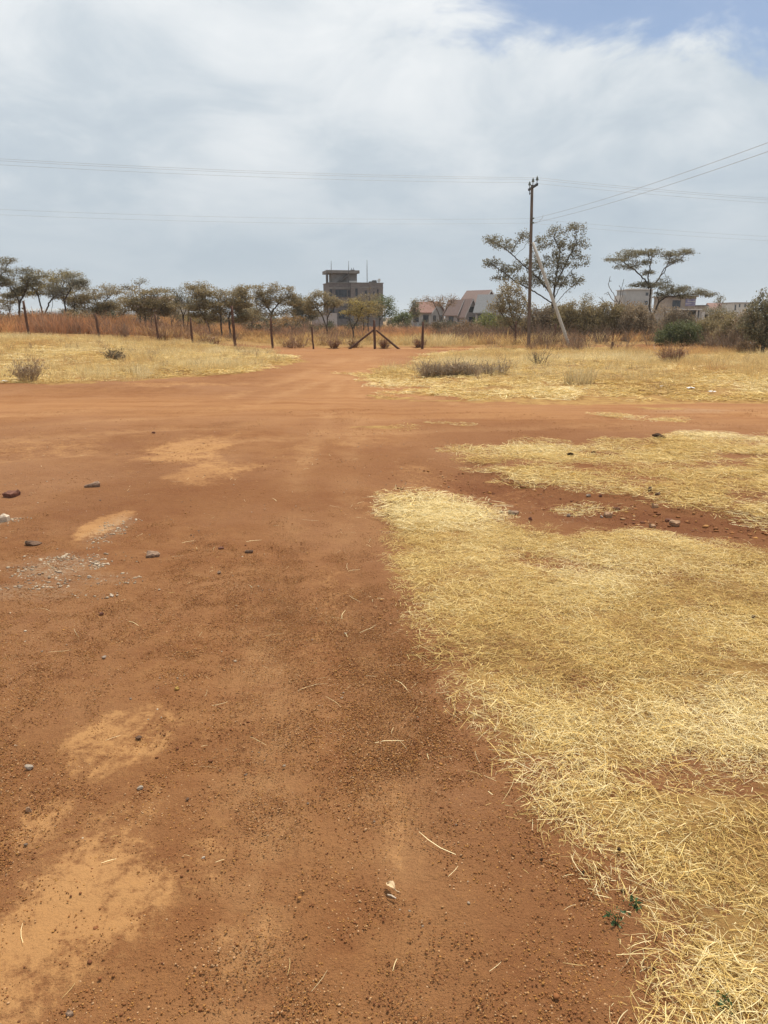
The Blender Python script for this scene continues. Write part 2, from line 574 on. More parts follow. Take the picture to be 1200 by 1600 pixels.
def rut_field(x, y):
    o = np.zeros(np.shape(x))
    wob = (fbm(x * .5, y * .5, 81, 3) - .5) * .45
    for c in RUTS:
        for (ax, ay), (bx, by) in zip(c[:-1], c[1:]):
            ex, ey = bx - ax, by - ay
            L2 = ex * ex + ey * ey
            t = np.clip(((x - ax) * ex + (y - ay) * ey) / L2, 0, 1)
            d = ((x - ax) * ey - (y - ay) * ex) / math.sqrt(L2)
            dd = np.hypot(x - ax - ex * t, y - ay - ey * t)
            dd = np.abs(np.where(np.abs(dd - np.abs(d)) < 1e-6, d + wob, dd))
            o = np.maximum(o, np.exp(-(dd / (.10 + .008 * y)) ** 2))
    return o * (y < 40)


def build_ground():
    xs = axis(-3200, 3200, .024, .021, .9)
    ys = axis(-5, 4200, .024, .017, 1.6)
    X, Y = np.meshgrid(xs, ys)
    x, y = X.ravel(), Y.ravel()
    z = terrain(x, y)
    straw = straw_mask(x, y)
    z = z + .012 * straw * (y < 16)
    rut = np.zeros(len(x))
    nr = (y < 40) & (y > .5) & (np.abs(x) < 30)
    rut[nr] = rut_field(x[nr], y[nr])
    z = z - .012 * rut * (1 - straw)
    rut = rut * ss(.3, .6, fbm(x * .7, y * .7, 83, 3)) * (1 - straw)
    tan = blobs(TANS, x, y, 41) * (1 - straw)
    grey = blobs(GREYS, x, y, 51)
    road = np.exp(-((y - 13.3 + .03 * x) / 2.3) ** 2) * ss(30, 4, np.abs(x + 1)) * .9
    road = np.maximum(road, np.exp(-((x + .75 - .02 * y + .018 * np.maximum(y - 9, 0) ** 1.4) / 2.0) ** 2) * ss(7, 13, y) * ss(60, 38, y))
    road = np.maximum(road, .9 * np.exp(-((y - 33.5) / 3.5) ** 2) * ss(-11, -5, x) * ss(6, 0, x))
    road = np.maximum(road, .22 * np.exp(-((x + .5) / 1.2) ** 2) * (y < 12))
    road = road * (.6 + .8 * fbm(x * .5, y * .5, 61, 3))
    dark = .95 * np.exp(-(ditch_d(x, y) / .6) ** 2)
    edge = sdist(P_MAIN, x, y)
    dark = np.maximum(dark, .22 * np.exp(-((edge + .2) / .25) ** 2) * ss(7, 3, y))
    dark = np.maximum(dark, .32 * ss(.55, .7, fbm(x * .45 + 7, y * .45, 71, 4)) * (y < 12))
    far = ss(30, 60, y)
    nx, ny = len(xs), len(ys)
    i = np.arange(nx * ny).reshape(ny, nx)
    F = np.stack([i[:-1, :-1], i[:-1, 1:], i[1:, 1:], i[1:, :-1]], -1).reshape(-1, 4)
    me = mesh_np('ground', np.stack([x, y, z], 1), F, dict(straw=straw, tan=tan, grey=grey, road=np.clip(road, 0, 1), dark=dark, far=far, rut=rut), smooth=True)
    tag(link('ground', me, ground_material()), kind='structure')
    print('ground quads', len(F))


build_ground()

# ------------------------------------------------------------------ stuff made of many small pieces
RNG = np.random.default_rng(11)


def strips(P, W, side, rnd):
    """ribbons: P (n,k,3) centre lines, W (n,k) half widths, side (n,3) -> verts, quads, rnd"""
    n, k, _ = P.shape
    A = P - side[:, None, :] * W[:, :, None]
    B = P + side[:, None, :] * W[:, :, None]
    V = np.stack([A, B], 2).reshape(-1, 3)
    b = np.arange(n)[:, None] * (2 * k) + np.arange(k - 1)[None] * 2
    F = np.stack([b, b + 1, b + 3, b + 2], -1).reshape(-1, 4)
    return V, F, np.repeat(rnd, 2 * k)


def hay_mesh(seed, n, rad, lmin, lmax, wmin, wmax, lift, bias=0.0):
    g = np.random.default_rng(seed)
    k = 4
    a = g.uniform(0, 2 * np.pi, n) if bias == 0 else np.where(g.random(n) < bias, g.normal(2.3, .4, n), g.uniform(0, 2 * np.pi, n))
    L = lmin + (lmax - lmin) * g.random(n) ** 2.6
    r = rad * np.sqrt(g.random(n))
    th = g.uniform(0, 2 * np.pi, n)
    c = np.stack([r * np.cos(th), r * np.sin(th), lift * g.random(n) ** 1.7 + .003], 1)
    pitch = g.normal(0, .16, n)
    bend = g.normal(0, .22, n)
    s = np.linspace(-.5, .5, k)
    ang = a[:, None] + bend[:, None] * s[None]
    d = np.stack([np.cos(ang), np.sin(ang), np.tan(pitch)[:, None] + 0 * ang], -1)
    P = c[:, None] + d * (s[None] * L[:, None])[..., None]
    P[..., 2] = np.maximum(P[..., 2] - .05 * L[:, None] * (s[None] * 2) ** 2, .001)
    w = (wmin + (wmax - wmin) * g.random(n) ** 2)[:, None] * np.array([.8, 1, 1, .5])[None] * .5
    roll = g.normal(0, .6, n)
    side = np.stack([-np.sin(a) * np.cos(roll), np.cos(a) * np.cos(roll), np.sin(roll)], 1)
    V, F, q = strips(P, w, side, g.random(n))
    return mesh_np('hay', V, F, dict(rnd=q))


def tuft_mesh(seed, n, rad, h, wid, lean, k=4, droop=.5, heads=0.0):
    """upright grass: blades fanning out of a small foot"""
    g = np.random.default_rng(seed)
    th = g.uniform(0, 2 * np.pi, n)
    r = rad * g.random(n) ** .7
    c = np.stack([r * np.cos(th), r * np.sin(th), 0 * r - .01], 1)
    az = th + g.normal(0, .8, n)
    ln = np.abs(g.normal(lean, lean * .6, n))
    H = h * (.35 + .65 * g.random(n) ** .8)
    s = np.linspace(0, 1, k)
    out = np.sin(ln)[:, None] * s[None] + droop * ln[:, None] * s[None] ** 2.5
    up = np.cos(ln)[:, None] * s[None] - droop * .45 * ln[:, None] * s[None] ** 3
    P = c[:, None] + H[:, None, None] * np.stack([out * np.cos(az)[:, None], out * np.sin(az)[:, None], up], -1)
    prof = np.linspace(1, .15, k)
    w = wid * (.6 + .8 * g.random(n))[:, None] * prof[None] * .5
    if heads:
        hd = g.random(n) < heads
        w[hd] = wid * np.array([.4] * (k - 2) + [1.8, .6])[None] * .5
    sa = g.uniform(0, 2 * np.pi, n)
    side = np.stack([np.cos(sa), np.sin(sa), 0 * sa], 1)
    V, F, q = strips(P, w, side, g.random(n))
    return mesh_np('tuft', V, F, dict(rnd=q))


def twig_mesh(seed, n, rad, h, wid, sub=3):
    """dry, leafless scrub: stems with side twigs"""
    g = np.random.default_rng(seed)
    P_, W_, S_ = [], [], []
    for _ in range(n):
        a = g.uniform(0, 2 * np.pi)
        r = rad * .4 * g.random()
        p = np.array([r * np.cos(a), r * np.sin(a), -.02])
        d = np.array([np.cos(a) * g.uniform(.1, .8), np.sin(a) * g.uniform(.1, .8), 1.0])
        L = h * g.uniform(.5, 1)
        pts = [p]
        for i in range(3):
            d = d + g.normal(0, .22, 3)
            pts.append(pts[-1] + d / np.linalg.norm(d) * L / 3)
        P_.append(pts); W_.append(np.linspace(1, .4, 4) * wid * .5)
        for j in range(sub):
            q = pts[1 + j % 3]
            e = d + g.normal(0, .8, 3)
            e[2] = abs(e[2])
            qq = [q]
            for i in range(3):
                e = e + g.normal(0, .35, 3)
                qq.append(qq[-1] + e / np.linalg.norm(e) * L * .16)
            P_.append(qq); W_.append(np.linspace(.7, .25, 4) * wid * .5)
    P_, W_ = np.array(P_), np.array(W_)
    m = len(P_)
    sa = g.uniform(0, 2 * np.pi, m)
    side = np.stack([np.cos(sa), np.sin(sa), g.normal(0, .3, m)], 1)
    V, F, q = strips(P_, W_, side, g.random(m))
    return mesh_np('twigs', V, F, dict(rnd=q))


_ico = bmesh.new()
bmesh.ops.create_icosphere(_ico, subdivisions=1, radius=1)
ICO_V = np.array([v.co[:] for v in _ico.verts])
ICO_F = np.array([[v.index for v in f.verts] for f in _ico.faces])
_ico.free()


def grain_mesh(seed, n, rad, smin, smax, flat=.75):
    g = np.random.default_rng(seed)
    V, F, Q = [], [], []
    # a 20-sided lump per grain is plenty at this size
    ph = (1 + 5 ** .5) / 2
    b = np.array([(-1, ph, 0), (1, ph, 0), (-1, -ph, 0), (1, -ph, 0), (0, -1, ph), (0, 1, ph), (0, -1, -ph), (0, 1, -ph), (ph, 0, -1), (ph, 0, 1), (-ph, 0, -1), (-ph, 0, 1)]) / 1.9
    f = np.array([(0, 11, 5), (0, 5, 1), (0, 1, 7), (0, 7, 10), (0, 10, 11), (1, 5, 9), (5, 11, 4), (11, 10, 2), (10, 7, 6), (7, 1, 8), (3, 9, 4), (3, 4, 2), (3, 2, 6), (3, 6, 8), (3, 8, 9), (4, 9, 5), (2, 4, 11), (6, 2, 10), (8, 6, 7), (9, 8, 1)])
    for i in range(n):
        s = smin + (smax - smin) * g.random() ** 2.4
        v = b * (1 + g.normal(0, .16, (12, 1))) * s * .5 * np.array([g.uniform(.8, 1.3), g.uniform(.8, 1.3), flat])
        a = g.uniform(0, 2 * np.pi)
        c, sn = np.cos(a), np.sin(a)
        v = v @ np.array([[c, -sn, 0], [sn, c, 0], [0, 0, 1]])
        r, th = rad * np.sqrt(g.random()), g.uniform(0, 2 * np.pi)
        V.append(v + np.array([r * np.cos(th), r * np.sin(th), s * .04]))
        F.append(f + 12 * i)
        Q.append(np.full(12, g.random()))
    return mesh_np('grains', np.concatenate(V), np.concatenate(F), dict(rnd=np.concatenate(Q)))


def instancer(name, meshes, mat, xy, scale, tint, label, cat, zoff=0.0, tilt=0.0, rot=None, sz=None):
    """one object: the pieces in `meshes` set out over the points"""
    xy = np.asarray(xy, float)
    n = len(xy)
    z = terrain(xy[:, 0], xy[:, 1]) + zoff
    me = bpy.data.meshes.new(name)
    me.vertices.add(n)
    me.vertices.foreach_set('co', np.stack([xy[:, 0], xy[:, 1], z], 1).astype(np.float32).ravel())
    rz = RNG.uniform(0, 2 * np.pi, n) if rot is None else rot
    rt = np.stack([RNG.normal(0, tilt, n), RNG.normal(0, tilt, n), rz], 1)
    sc = np.stack([scale, scale, scale if sz is None else scale * sz], 1)
    for nm, arr, ty, key in (('rot', rt, 'FLOAT_VECTOR', 'vector'), ('scl', sc, 'FLOAT_VECTOR', 'vector'),
                             ('idx', RNG.integers(0, len(meshes), n), 'INT', 'value'), ('tint', np.broadcast_to(tint, (n,)), 'FLOAT', 'value')):
        a = me.attributes.new(nm, ty, 'POINT')
        a.data.foreach_set(key, np.ascontiguousarray(arr, np.int32 if ty == 'INT' else np.float32).ravel())
    g = bpy.data.node_groups.new(name, 'GeometryNodeTree')
    g.interface.new_socket('Geometry', in_out='INPUT', socket_type='NodeSocketGeometry')
    g.interface.new_socket('Geometry', in_out='OUTPUT', socket_type='NodeSocketGeometry')
    N, L = g.nodes, g.links
    gi, go = N.new('NodeGroupInput'), N.new('NodeGroupOutput')
    iop, jn = N.new('GeometryNodeInstanceOnPoints'), N.new('GeometryNodeJoinGeometry')
    for m in reversed(meshes):
        if len(m.materials) == 0:
            m.materials.append(mat)
        src = bpy.data.objects.new(name + '_piece', m)
        oi, g2 = N.new('GeometryNodeObjectInfo'), N.new('GeometryNodeGeometryToInstance')
        oi.inputs[0].default_value = src
        L.new(oi.outputs['Geometry'], g2.inputs[0])
        L.new(g2.outputs[0], jn.inputs[0])
    L.new(gi.outputs[0], iop.inputs['Points'])
    L.new(jn.outputs[0], iop.inputs['Instance'])
    iop.inputs['Pick Instance'].default_value = True
    for nm, ty, sock in (('rot', 'FLOAT_VECTOR', 'Rotation'), ('scl', 'FLOAT_VECTOR', 'Scale'), ('idx', 'INT', 'Instance Index')):
        na = N.new('GeometryNodeInputNamedAttribute')
        na.data_type = ty
        na.inputs[0].default_value = nm
        L.new(na.outputs[0], iop.inputs[sock])
    L.new(iop.outputs[0], go.inputs[0])
    o = link(name, me, mat)
    o.modifiers.new('scatter', 'NODES').node_group = g
    return tag(o, label, cat, kind='stuff')


def scatter(n, x0, x1, y0, y1, dens, cone=True):
    """n candidate points over a rectangle, kept with probability dens(x, y); only where the photo looks (with a wide margin)"""
    x, y = RNG.uniform(x0, x1, n), RNG.uniform(y0, y1, n)
    if cone:
        k = np.abs(x) < .72 * y + 2.2
        x, y = x[k], y[k]
    p = dens(x, y)
    k = RNG.random(len(x)) < p
    return np.stack([x[k], y[k]], 1)


STRAW_STOPS = [(0.0, (.36, .20, .075)), (.3, (.62, .415, .125)), (.6, (.78, .585, .225)), (1.0, (.90, .77, .46))]
blade_mat('straw', STRAW_STOPS, .25, .6, .7, (.7, 1.18))
DRY_STOPS = [(0.0, (.30, .21, .15)), (.2, (.50, .235, .115)), (.4, (.60, .345, .15)), (.6, (.58, .40, .17)), (.8, (.70, .55, .28)), (1.0, (.80, .68, .42))]
blade_mat('dry_grass', DRY_STOPS, .42, .7, .22, (.65, 1.25))
blade_mat('dry_twig', [(0.0, (.15, .105, .08)), (.35, (.24, .17, .12)), (.65, (.31, .17, .105)), (1.0, (.40, .30, .19))], .05, .85, .35, (.6, 1.3))
blade_mat('grain', [(0.0, (.13, .048, .022)), (.3, (.20, .076, .027)), (.6, (.26, .11, .036)), (.85, (.34, .165, .045)), (1.0, (.42, .25, .13))], 0.0, .9, .8, (.82, 1.22))
blade_mat('chip', [(0.0, (.16, .11, .08)), (.5, (.34, .25, .17)), (1.0, (.50, .40, .29))], 0.0, .85, .8, (.7, 1.2))

# cut straw lying on the ground, near the camera and out to the cross track
hay = [hay_mesh(100 + i, 260, .21, .014, .125, .0011, .0027, .013, .3) for i in range(8)]
pts = scatter(6800, .1, 8, .9, 6.2, lambda x, y: straw_mask(x, y) ** 1.3 * .9)
t_ = .62 + (fbm(pts[:, 0] * 1.5, pts[:, 1] * 1.5, 31) - .5) * 1.1
t_ = t_ - .35 * ss(.55, .7, fbm(pts[:, 0] * 3.1, pts[:, 1] * 3.1, 39))
instancer('cut_straw', hay, MATS['straw'], pts, RNG.uniform(.7, 1.1, len(pts)), t_, 'pale yellow cut straw matted over the ground right of the track', 'straw', 0.006, .06)
hay2 = [hay_mesh(140 + i, 190, .30, .03, .20, .0022, .0048, .014) for i in range(6)]
pts = scatter(9500, .1, 14, 5.6, 12.2, lambda x, y: straw_mask(x, y) ** 1.4 * .8)
t_ = .60 + (fbm(pts[:, 0] * .9, pts[:, 1] * 1.2, 32) - .5) * 1.1
instancer('trampled_straw', hay2, MATS['straw'], pts, RNG.uniform(.7, 1.1, len(pts)), t_, 'trampled straw patches between the channel and the crossing track', 'straw', 0.006, .05)
# stray stalks on the bare earth
stalk = [hay_mesh(170 + i, 1, .001, .05, .22, .0014, .003, .004) for i in range(10)]
pts = scatter(9000, -5, 5, 1.0, 9, lambda x, y: (1 - straw_mask(x, y)) * (.13 + .45 * np.exp(-(np.minimum(0, sdist(P_MAIN, x, y)) / .35) ** 2)) * .8)
instancer('loose_stalks', stalk, MATS['straw'], pts, RNG.uniform(.2, .8, len(pts)), .8, 'single straw stalks strewn over the red track', 'straw', .004)
# upright stubble in the straw
stub = [tuft_mesh(200 + i, 18, .05, .075, .0024, .85, 4, .5) for i in range(5)]
pts = scatter(9000, .1, 12, 1.2, 12, lambda x, y: straw_mask(x, y) ** 2 * .30 * ss(.35, .65, fbm(x * 1.2, y * 1.2, 91)))
instancer('straw_stubble', stub, MATS['straw'], pts, RNG.uniform(.5, 1.2, len(pts)), .55 + RNG.normal(0, .12, len(pts)), 'short bent stubble standing in the cut straw', 'stubble')

# loose red grit
grit = [grain_mesh(300 + i, 80, .085, .0022, .0068) for i in range(8)]
rough = lambda x, y: ss(.36, .62, fbm(x * 1.6 + 3, y * 1.1, 95, 4))
pts = scatter(52000, -4.2, 3.2, 1.0, 6.2, lambda x, y: (1 - straw_mask(x, y)) * (.22 + .78 * rough(x, y)) * (1 - .8 * blobs(TANS, x, y, 41)) * ss(6.4, 2.2, y) * .5)
instancer('red_grit', grit, MATS['grain'], pts, RNG.uniform(.6, 1.15, len(pts)), .6 + RNG.normal(0, .12, len(pts)), 'fine red grit loose on the near part of the track', 'grit', .0)
clod = [grain_mesh(330 + i, 14, .22, .004, .015, .6) for i in range(6)]
pts = scatter(30000, -9, 9, 1.2, 13, lambda x, y: (1 - .8 * straw_mask(x, y)) * (.06 + .5 * rough(x, y) ** 2 + .6 * np.exp(-(ditch_d(x, y) / .5) ** 2)) * .35)
instancer('earth_crumbs', clod, MATS['grain'], pts, RNG.uniform(.4, 1.1, len(pts)), .5 + RNG.normal(0, .18, len(pts)), 'crumbs of dark red earth scattered over the bare ground', 'earth')
chip = [grain_mesh(350 + i, 12, .07, .008, .026, .6) for i in range(5)]
pts = scatter(16000, -5, 0, 3, 8, lambda x, y: blobs(GREYS, x, y, 51) * .42)
instancer('grey_chippings', chip, MATS['chip'], pts, RNG.uniform(.5, 1.2, len(pts)), .55 + RNG.normal(0, .2, len(pts)), 'pale grey stone chippings pressed into the left side of the track', 'chippings')

rub = [grain_mesh(380 + i, 7, .20, .010, .040, .5) for i in range(6)]
pts = scatter(5200, 0, 12, 5, 10, lambda x, y: np.exp(-(ditch_d(x, y) / .42) ** 2) * (.3 + .7 * ss(.4, .6, fbm(x * 2, y * 2, 108))) * .55)
instancer('channel_rubble', rub, MATS['grain'], pts, RNG.uniform(.5, 1.5, len(pts)), .45 + RNG.normal(0, .3, len(pts)), 'broken reddish rubble lying in the washed-out channel', 'rubble')
lit = [grain_mesh(390 + i, 3, .15, .006, .020, .5) for i in range(5)]
pts = scatter(1500, -6, 1.5, 1.6, 11, lambda x, y: (1 - straw_mask(x, y)) * .3)
instancer('scattered_pebbles', lit, MATS['chip'], pts, RNG.uniform(.35, 1.0, len(pts)), .3 + RNG.normal(0, .3, len(pts)), 'tiny odd pebbles scattered thinly over the red track', 'pebbles')

# short standing grass of the two fields
field = [tuft_mesh(400 + i, 40, .22, .36, .007, .38, 4, .6, .12) for i in range(8)]
lowm = [hay_mesh(430 + i, 70, .40, .08, .40, .007, .014, .05) for i in range(5)]


def field_d(poly):
    return lambda x, y: ss(.0, 1.6, sdist(poly, x, y) + (fbm(x, y, 97) - .5) * 2)


def both(x, y):
    return np.maximum(straw_mask(x, y) * (y < 38.4), 0)


pts = scatter(30000, -34, 36, 14.5, 38.4, lambda x, y: both(x, y) ** 1.5 * (.25 + .25 * ss(.45, .6, fbm(x * .5, y * .9, 103))))
instancer('flattened_field_grass', lowm, MATS['straw'], pts, RNG.uniform(.7, 1.2, len(pts)), .5 + (fbm(pts[:, 0] * .5, pts[:, 1] * .5, 33) - .5) * .9, 'flattened yellow grass along the edges of the two fields', 'grass', .01, .04)
fd = lambda x, y: np.maximum(field_d(P_LEFT)(x, y) * .9, field_d(P_RIGHT)(x, y) * (.25 + .75 * ss(17, 25, y)))
pts = scatter(52000, -34, 36, 15, 38.6, lambda x, y: fd(x, y) * .36 * (.35 + .65 * ss(.35, .6, fbm(x * .45, y * .45, 98))))
tt = .74 + (fbm(pts[:, 0] * .35, pts[:, 1] * .35, 34) - .5) * .8 - .20 * ss(3, 9, pts[:, 0]) * ss(27, 33, pts[:, 1])
instancer('field_grass', field, MATS['dry_grass'], pts, RNG.uniform(.55, 1.15, len(pts)), tt, 'dry blond grass standing in the fields in front of the posts', 'grass', .0, .05,
          sz=.7 + .6 * fbm(pts[:, 0] * .3, pts[:, 1] * .3, 35))

weed = [twig_mesh(470 + i, 12, .22, .34, .008, 3) for i in range(5)]
pts = scatter(9000, -34, 36, 16, 38.4, lambda x, y: fd(x, y) * ss(.5, .66, fbm(x * .55 + 9, y * .55, 104)) * .30)
instancer('field_weeds', weed, MATS['dry_twig'], pts, RNG.uniform(.5, 1.2, len(pts)), .6 + RNG.normal(0, .2, len(pts)), 'brown dead weeds scattered through the two fields', 'weeds', .0, .1)

# tall grass beyond the posts
tall = [tuft_mesh(500 + i, 46, .28, .95, .013, .22, 4, .5, .35) for i in range(8)]


def tall_tint(x, y):
    left = ss(-9, -15, x)
    near = ss(44, 39.5, y)
    t0 = .42 + .26 * near * (1 - left) - .16 * left * ss(60, 45, y) + (fbm(x * .3, y * .3, 36) - .5) * .62
    return t0 - .18 * ss(44, 62, y) * (1 - left)


def tall_dens(x, y):
    d = ss(39.0, 40.0, y + (fbm(x * .4, y * .1, 99) - .5) * 1.6 - .0 * x)
    d = d * (1 - .8 * ss(7, 9, x) * ss(47, 44, y))
    return d * (.45 + .55 * ss(.35, .6, fbm(x * .3, y * .3, 88))) * (1 - .55 * ss(55, 90, y))


pts = scatter(40000, -66, 60, 38.6, 92, lambda x, y: tall_dens(x, y) * .62)
hgt = .50 + .50 * ss(-12.5, -18.5, pts[:, 0]) + 1.1 * (fbm(pts[:, 0] * .35, pts[:, 1] * .35, 37) - .5)
instancer('tall_dry_grass', tall, MATS['dry_grass'], pts, RNG.uniform(.8, 1.25, len(pts)), tall_tint(pts[:, 0], pts[:, 1]), 'tall rust and straw coloured grass growing behind the posts', 'grass', .0, .08, sz=hgt)
scrub = [twig_mesh(540 + i, 22, .45, .95, .016, 4) for i in range(6)]


def scrub_dens(x, y):
    d = ss(38.6, 40, y) * ss(.45, .62, fbm(x * .28 + 4, y * .28, 101, 3))
    d = d + .8 * ss(-8, -11, x) * ss(39.6, 41, y) * ss(52, 46, y) * ss(.4, .6, fbm(x * .5, y * .5, 106))
    d = d + 1.1 * ss(2.5, 5, x) * ss(40, 42.5, y) * ss(62, 52, y)
    r = ss(5, 9, x) * ss(29, 33, y) * ss(42, 40, y) * .9 * ss(.4, .6, fbm(x * .4, y * .4, 102))
    return np.maximum(d * (1 - .45 * ss(9, 11, x) * ss(47, 44, y)), r)


pts = scatter(16000, -40, 42, 30, 75, lambda x, y: scrub_dens(x, y) * .38)
instancer('dry_scrub', scrub, MATS['dry_twig'], pts, RNG.uniform(.5, 1.15, len(pts)), .45 + .22 * ss(-8, -11, pts[:, 0]) - .22 * ss(4, 8, pts[:, 0]) + (fbm(pts[:, 0] * .25, pts[:, 1] * .25, 38) - .5) * .9, 'leafless brown scrub tangled among the tall grass', 'scrub', .0, .1)

# ------------------------------------------------------------------ plain materials
surf('bark_dark', (.085, .068, .056), .9, .35, 8, .5, 30)
surf('bark_grey', (.13, .105, .085), .9, .3, 8, .5, 30)
surf('bark_pale', (.24, .20, .165), .9, .25, 8, .4, 30)
surf('post_wood', (.105, .055, .038), .9, .35, 5, .5, 30, stretch=(6, 6, 1))
surf('pole_wood', (.135, .10, .078), .85, .35, 3, .4, 25, stretch=(8, 8, .7))
surf('strut_wood', (.40, .365, .32), .85, .18, 3, .4, 25, stretch=(8, 8, .7))
surf('iron', (.05, .047, .045), .6, .3, 12, metal=.3)
surf('porcelain', (.10, .12, .10), .35, .2, 20, spec=.5)
surf('wire', (.42, .42, .42), .55, .1, 3, metal=.5)
surf('concrete', (.20, .185, .175), .9, .16, 1.6, .3, 20)
surf('concrete_dark', (.115, .105, .10), .9, .2, 1.6, .3, 20)
surf('stone_grey', (.15, .13, .128), .9, .28, 3.2, .6, 9)
surf('plaster_white', (.52, .49, .46), .9, .08, 1.0)
surf('plaster_grey', (.36, .35, .345), .9, .1, .8)
surf('plaster_lilac', (.36, .33, .33), .9, .1, .8)
surf('plaster_tan', (.29, .24, .20), .9, .18, 1.0)
surf('dark_glass', (.03, .035, .045), .2, .2, 3, spec=.5)
surf('dark_void', (.035, .032, .03), .9, .2, 3)
surf('frame_grey', (.09, .08, .085), .6, .15, 3)
surf('tin_grey', (.16, .155, .155), .6, .25, 2.5, stretch=(3, 3, .3))
surf('polythene', (.33, .345, .355), .6, .1, .8)
surf('tile_red', (.23, .125, .10), .85, .16, 5, .5, 14, stretch=(1, 1, 3))
surf('tile_grey', (.20, .20, .205), .85, .14, 5, .5, 14, stretch=(1, 1, 3))
surf('tile_rose', (.235, .165, .145), .85, .14, 5, .5, 14, stretch=(1, 1, 3))
surf('fascia_white', (.55, .52, .50), .8, .06, 2)
surf('sign_blue', (.13, .13, .24), .6, .5, 1.4, col2=(.35, .31, .40))
surf('hill', (.10, .115, .075), .95, .3, .01)
surf('white_plastic', (.78, .76, .74), .5, .08, 20)


def stone_wall():
    m = bpy.data.materials.new('stone_block')
    m.use_nodes = True
    t = NT(m.node_tree)
    p = t.n('ShaderNodeTexCoord').outputs['Object']
    s = t.n('ShaderNodeSeparateXYZ', None, Vector=p)
    q = t.n('ShaderNodeCombineXYZ', None, X=t.math('ADD', s.outputs[0], s.outputs[1]), Y=s.outputs[2]).outputs[0]
    br = t.n('ShaderNodeTexBrick', dict(offset=.5), Vector=q, Color1=(.20, .165, .158, 1), Color2=(.13, .108, .104, 1), Mortar=(.20, .185, .18, 1), Scale=1.0,
             Mortar_Size=.018, Brick_Width=.42, Row_Height=.22, Bias=0.0)
    c = t.mix(t.math('MULTIPLY', t.noise(p, 2.0, 5, .7), .5), br.outputs[0], (.23, .205, .198))
    b = t.n('ShaderNodeBsdfPrincipled', None, Base_Color=c, Roughness=.92)
    bn = t.n('ShaderNodeBump', None, Strength=.6, Distance=.05, Height=t.math('ADD', t.noise(p, 7, 4, .7), t.math('MULTIPLY', br.outputs[1], -.5)))
    t.t.links.new(bn.outputs[0], b.inputs['Normal'])
    t.n('ShaderNodeOutputMaterial', None, Surface=b.outputs[0])
    MATS['stone_block'] = m


stone_wall()
leaf_mat('leaf_olive', (.25, .195, .108), (.37, .29, .145))
leaf_mat('leaf_yellow', (.29, .225, .08), (.40, .31, .11))
leaf_mat('leaf_dark', (.175, .152, .095), (.265, .235, .14))
leaf_mat('leaf_green', (.11, .13, .06), (.20, .21, .09))
leaf_mat('leaf_grey', (.20, .18, .13), (.32, .29, .20))
leaf_mat('leaf_brown', (0.217, 0.138, 0.080), (0.334, 0.232, 0.131))
leaf_mat('leaf_rust', (0.285, 0.165, 0.075), (0.375, 0.247, 0.105))
leaf_mat('leaf_deep', (0.063, 0.059, 0.039), (0.133, 0.119, 0.070))
leaf_mat('leaf_taupe', (.27, .20, .135), (.40, .31, .20))
leaf_mat('twig_taupe', (.26, .185, .125), (.44, .33, .22), .05)
leaf_mat('twig_rust', (.21, .105, .065), (.36, .20, .12), .05)
leaf_mat('leaf_lime', (0.208, 0.221, 0.072), (0.299, 0.299, 0.104))


# ------------------------------------------------------------------ trees and bushes
def frusta(nodes, par, rad):
    """one open, tapered tube per branch piece"""
    idx = np.where(par >= 0)[0]
    a, b = nodes[par[idx]], nodes[idx]
    ra, rb = rad[par[idx]], rad[idx]
    ra = np.minimum(ra, rb * 1.7)
    d = b - a
    L = np.linalg.norm(d, axis=1)
    k = L > 1e-5
    a, b, ra, rb, d, L = a[k], b[k], ra[k], rb[k], d[k], L[k]
    d /= L[:, None]
    b = b + d * (rb * .4)[:, None]
    up = np.where(np.abs(d[:, 2:3]) > .9, np.array([[1., 0, 0]]), np.array([[0, 0, 1.]]))
    u = np.cross(d, up)
    u /= np.linalg.norm(u, axis=1)[:, None]
    v = np.cross(d, u)
    n = 6
    th = np.arange(n) * 2 * np.pi / n
    ring = u[:, None] * np.cos(th)[None, :, None] + v[:, None] * np.sin(th)[None, :, None]
    V = np.concatenate([a[:, None] + ring * ra[:, None, None], b[:, None] + ring * rb[:, None, None]], 1).reshape(-1, 3)
    base = np.arange(len(a))[:, None] * 2 * n
    i = np.arange(n)[None]
    F = np.stack([base + i, base + (i + 1) % n, base + n + (i + 1) % n, base + n + i], -1).reshape(-1, 4)
    return V, F


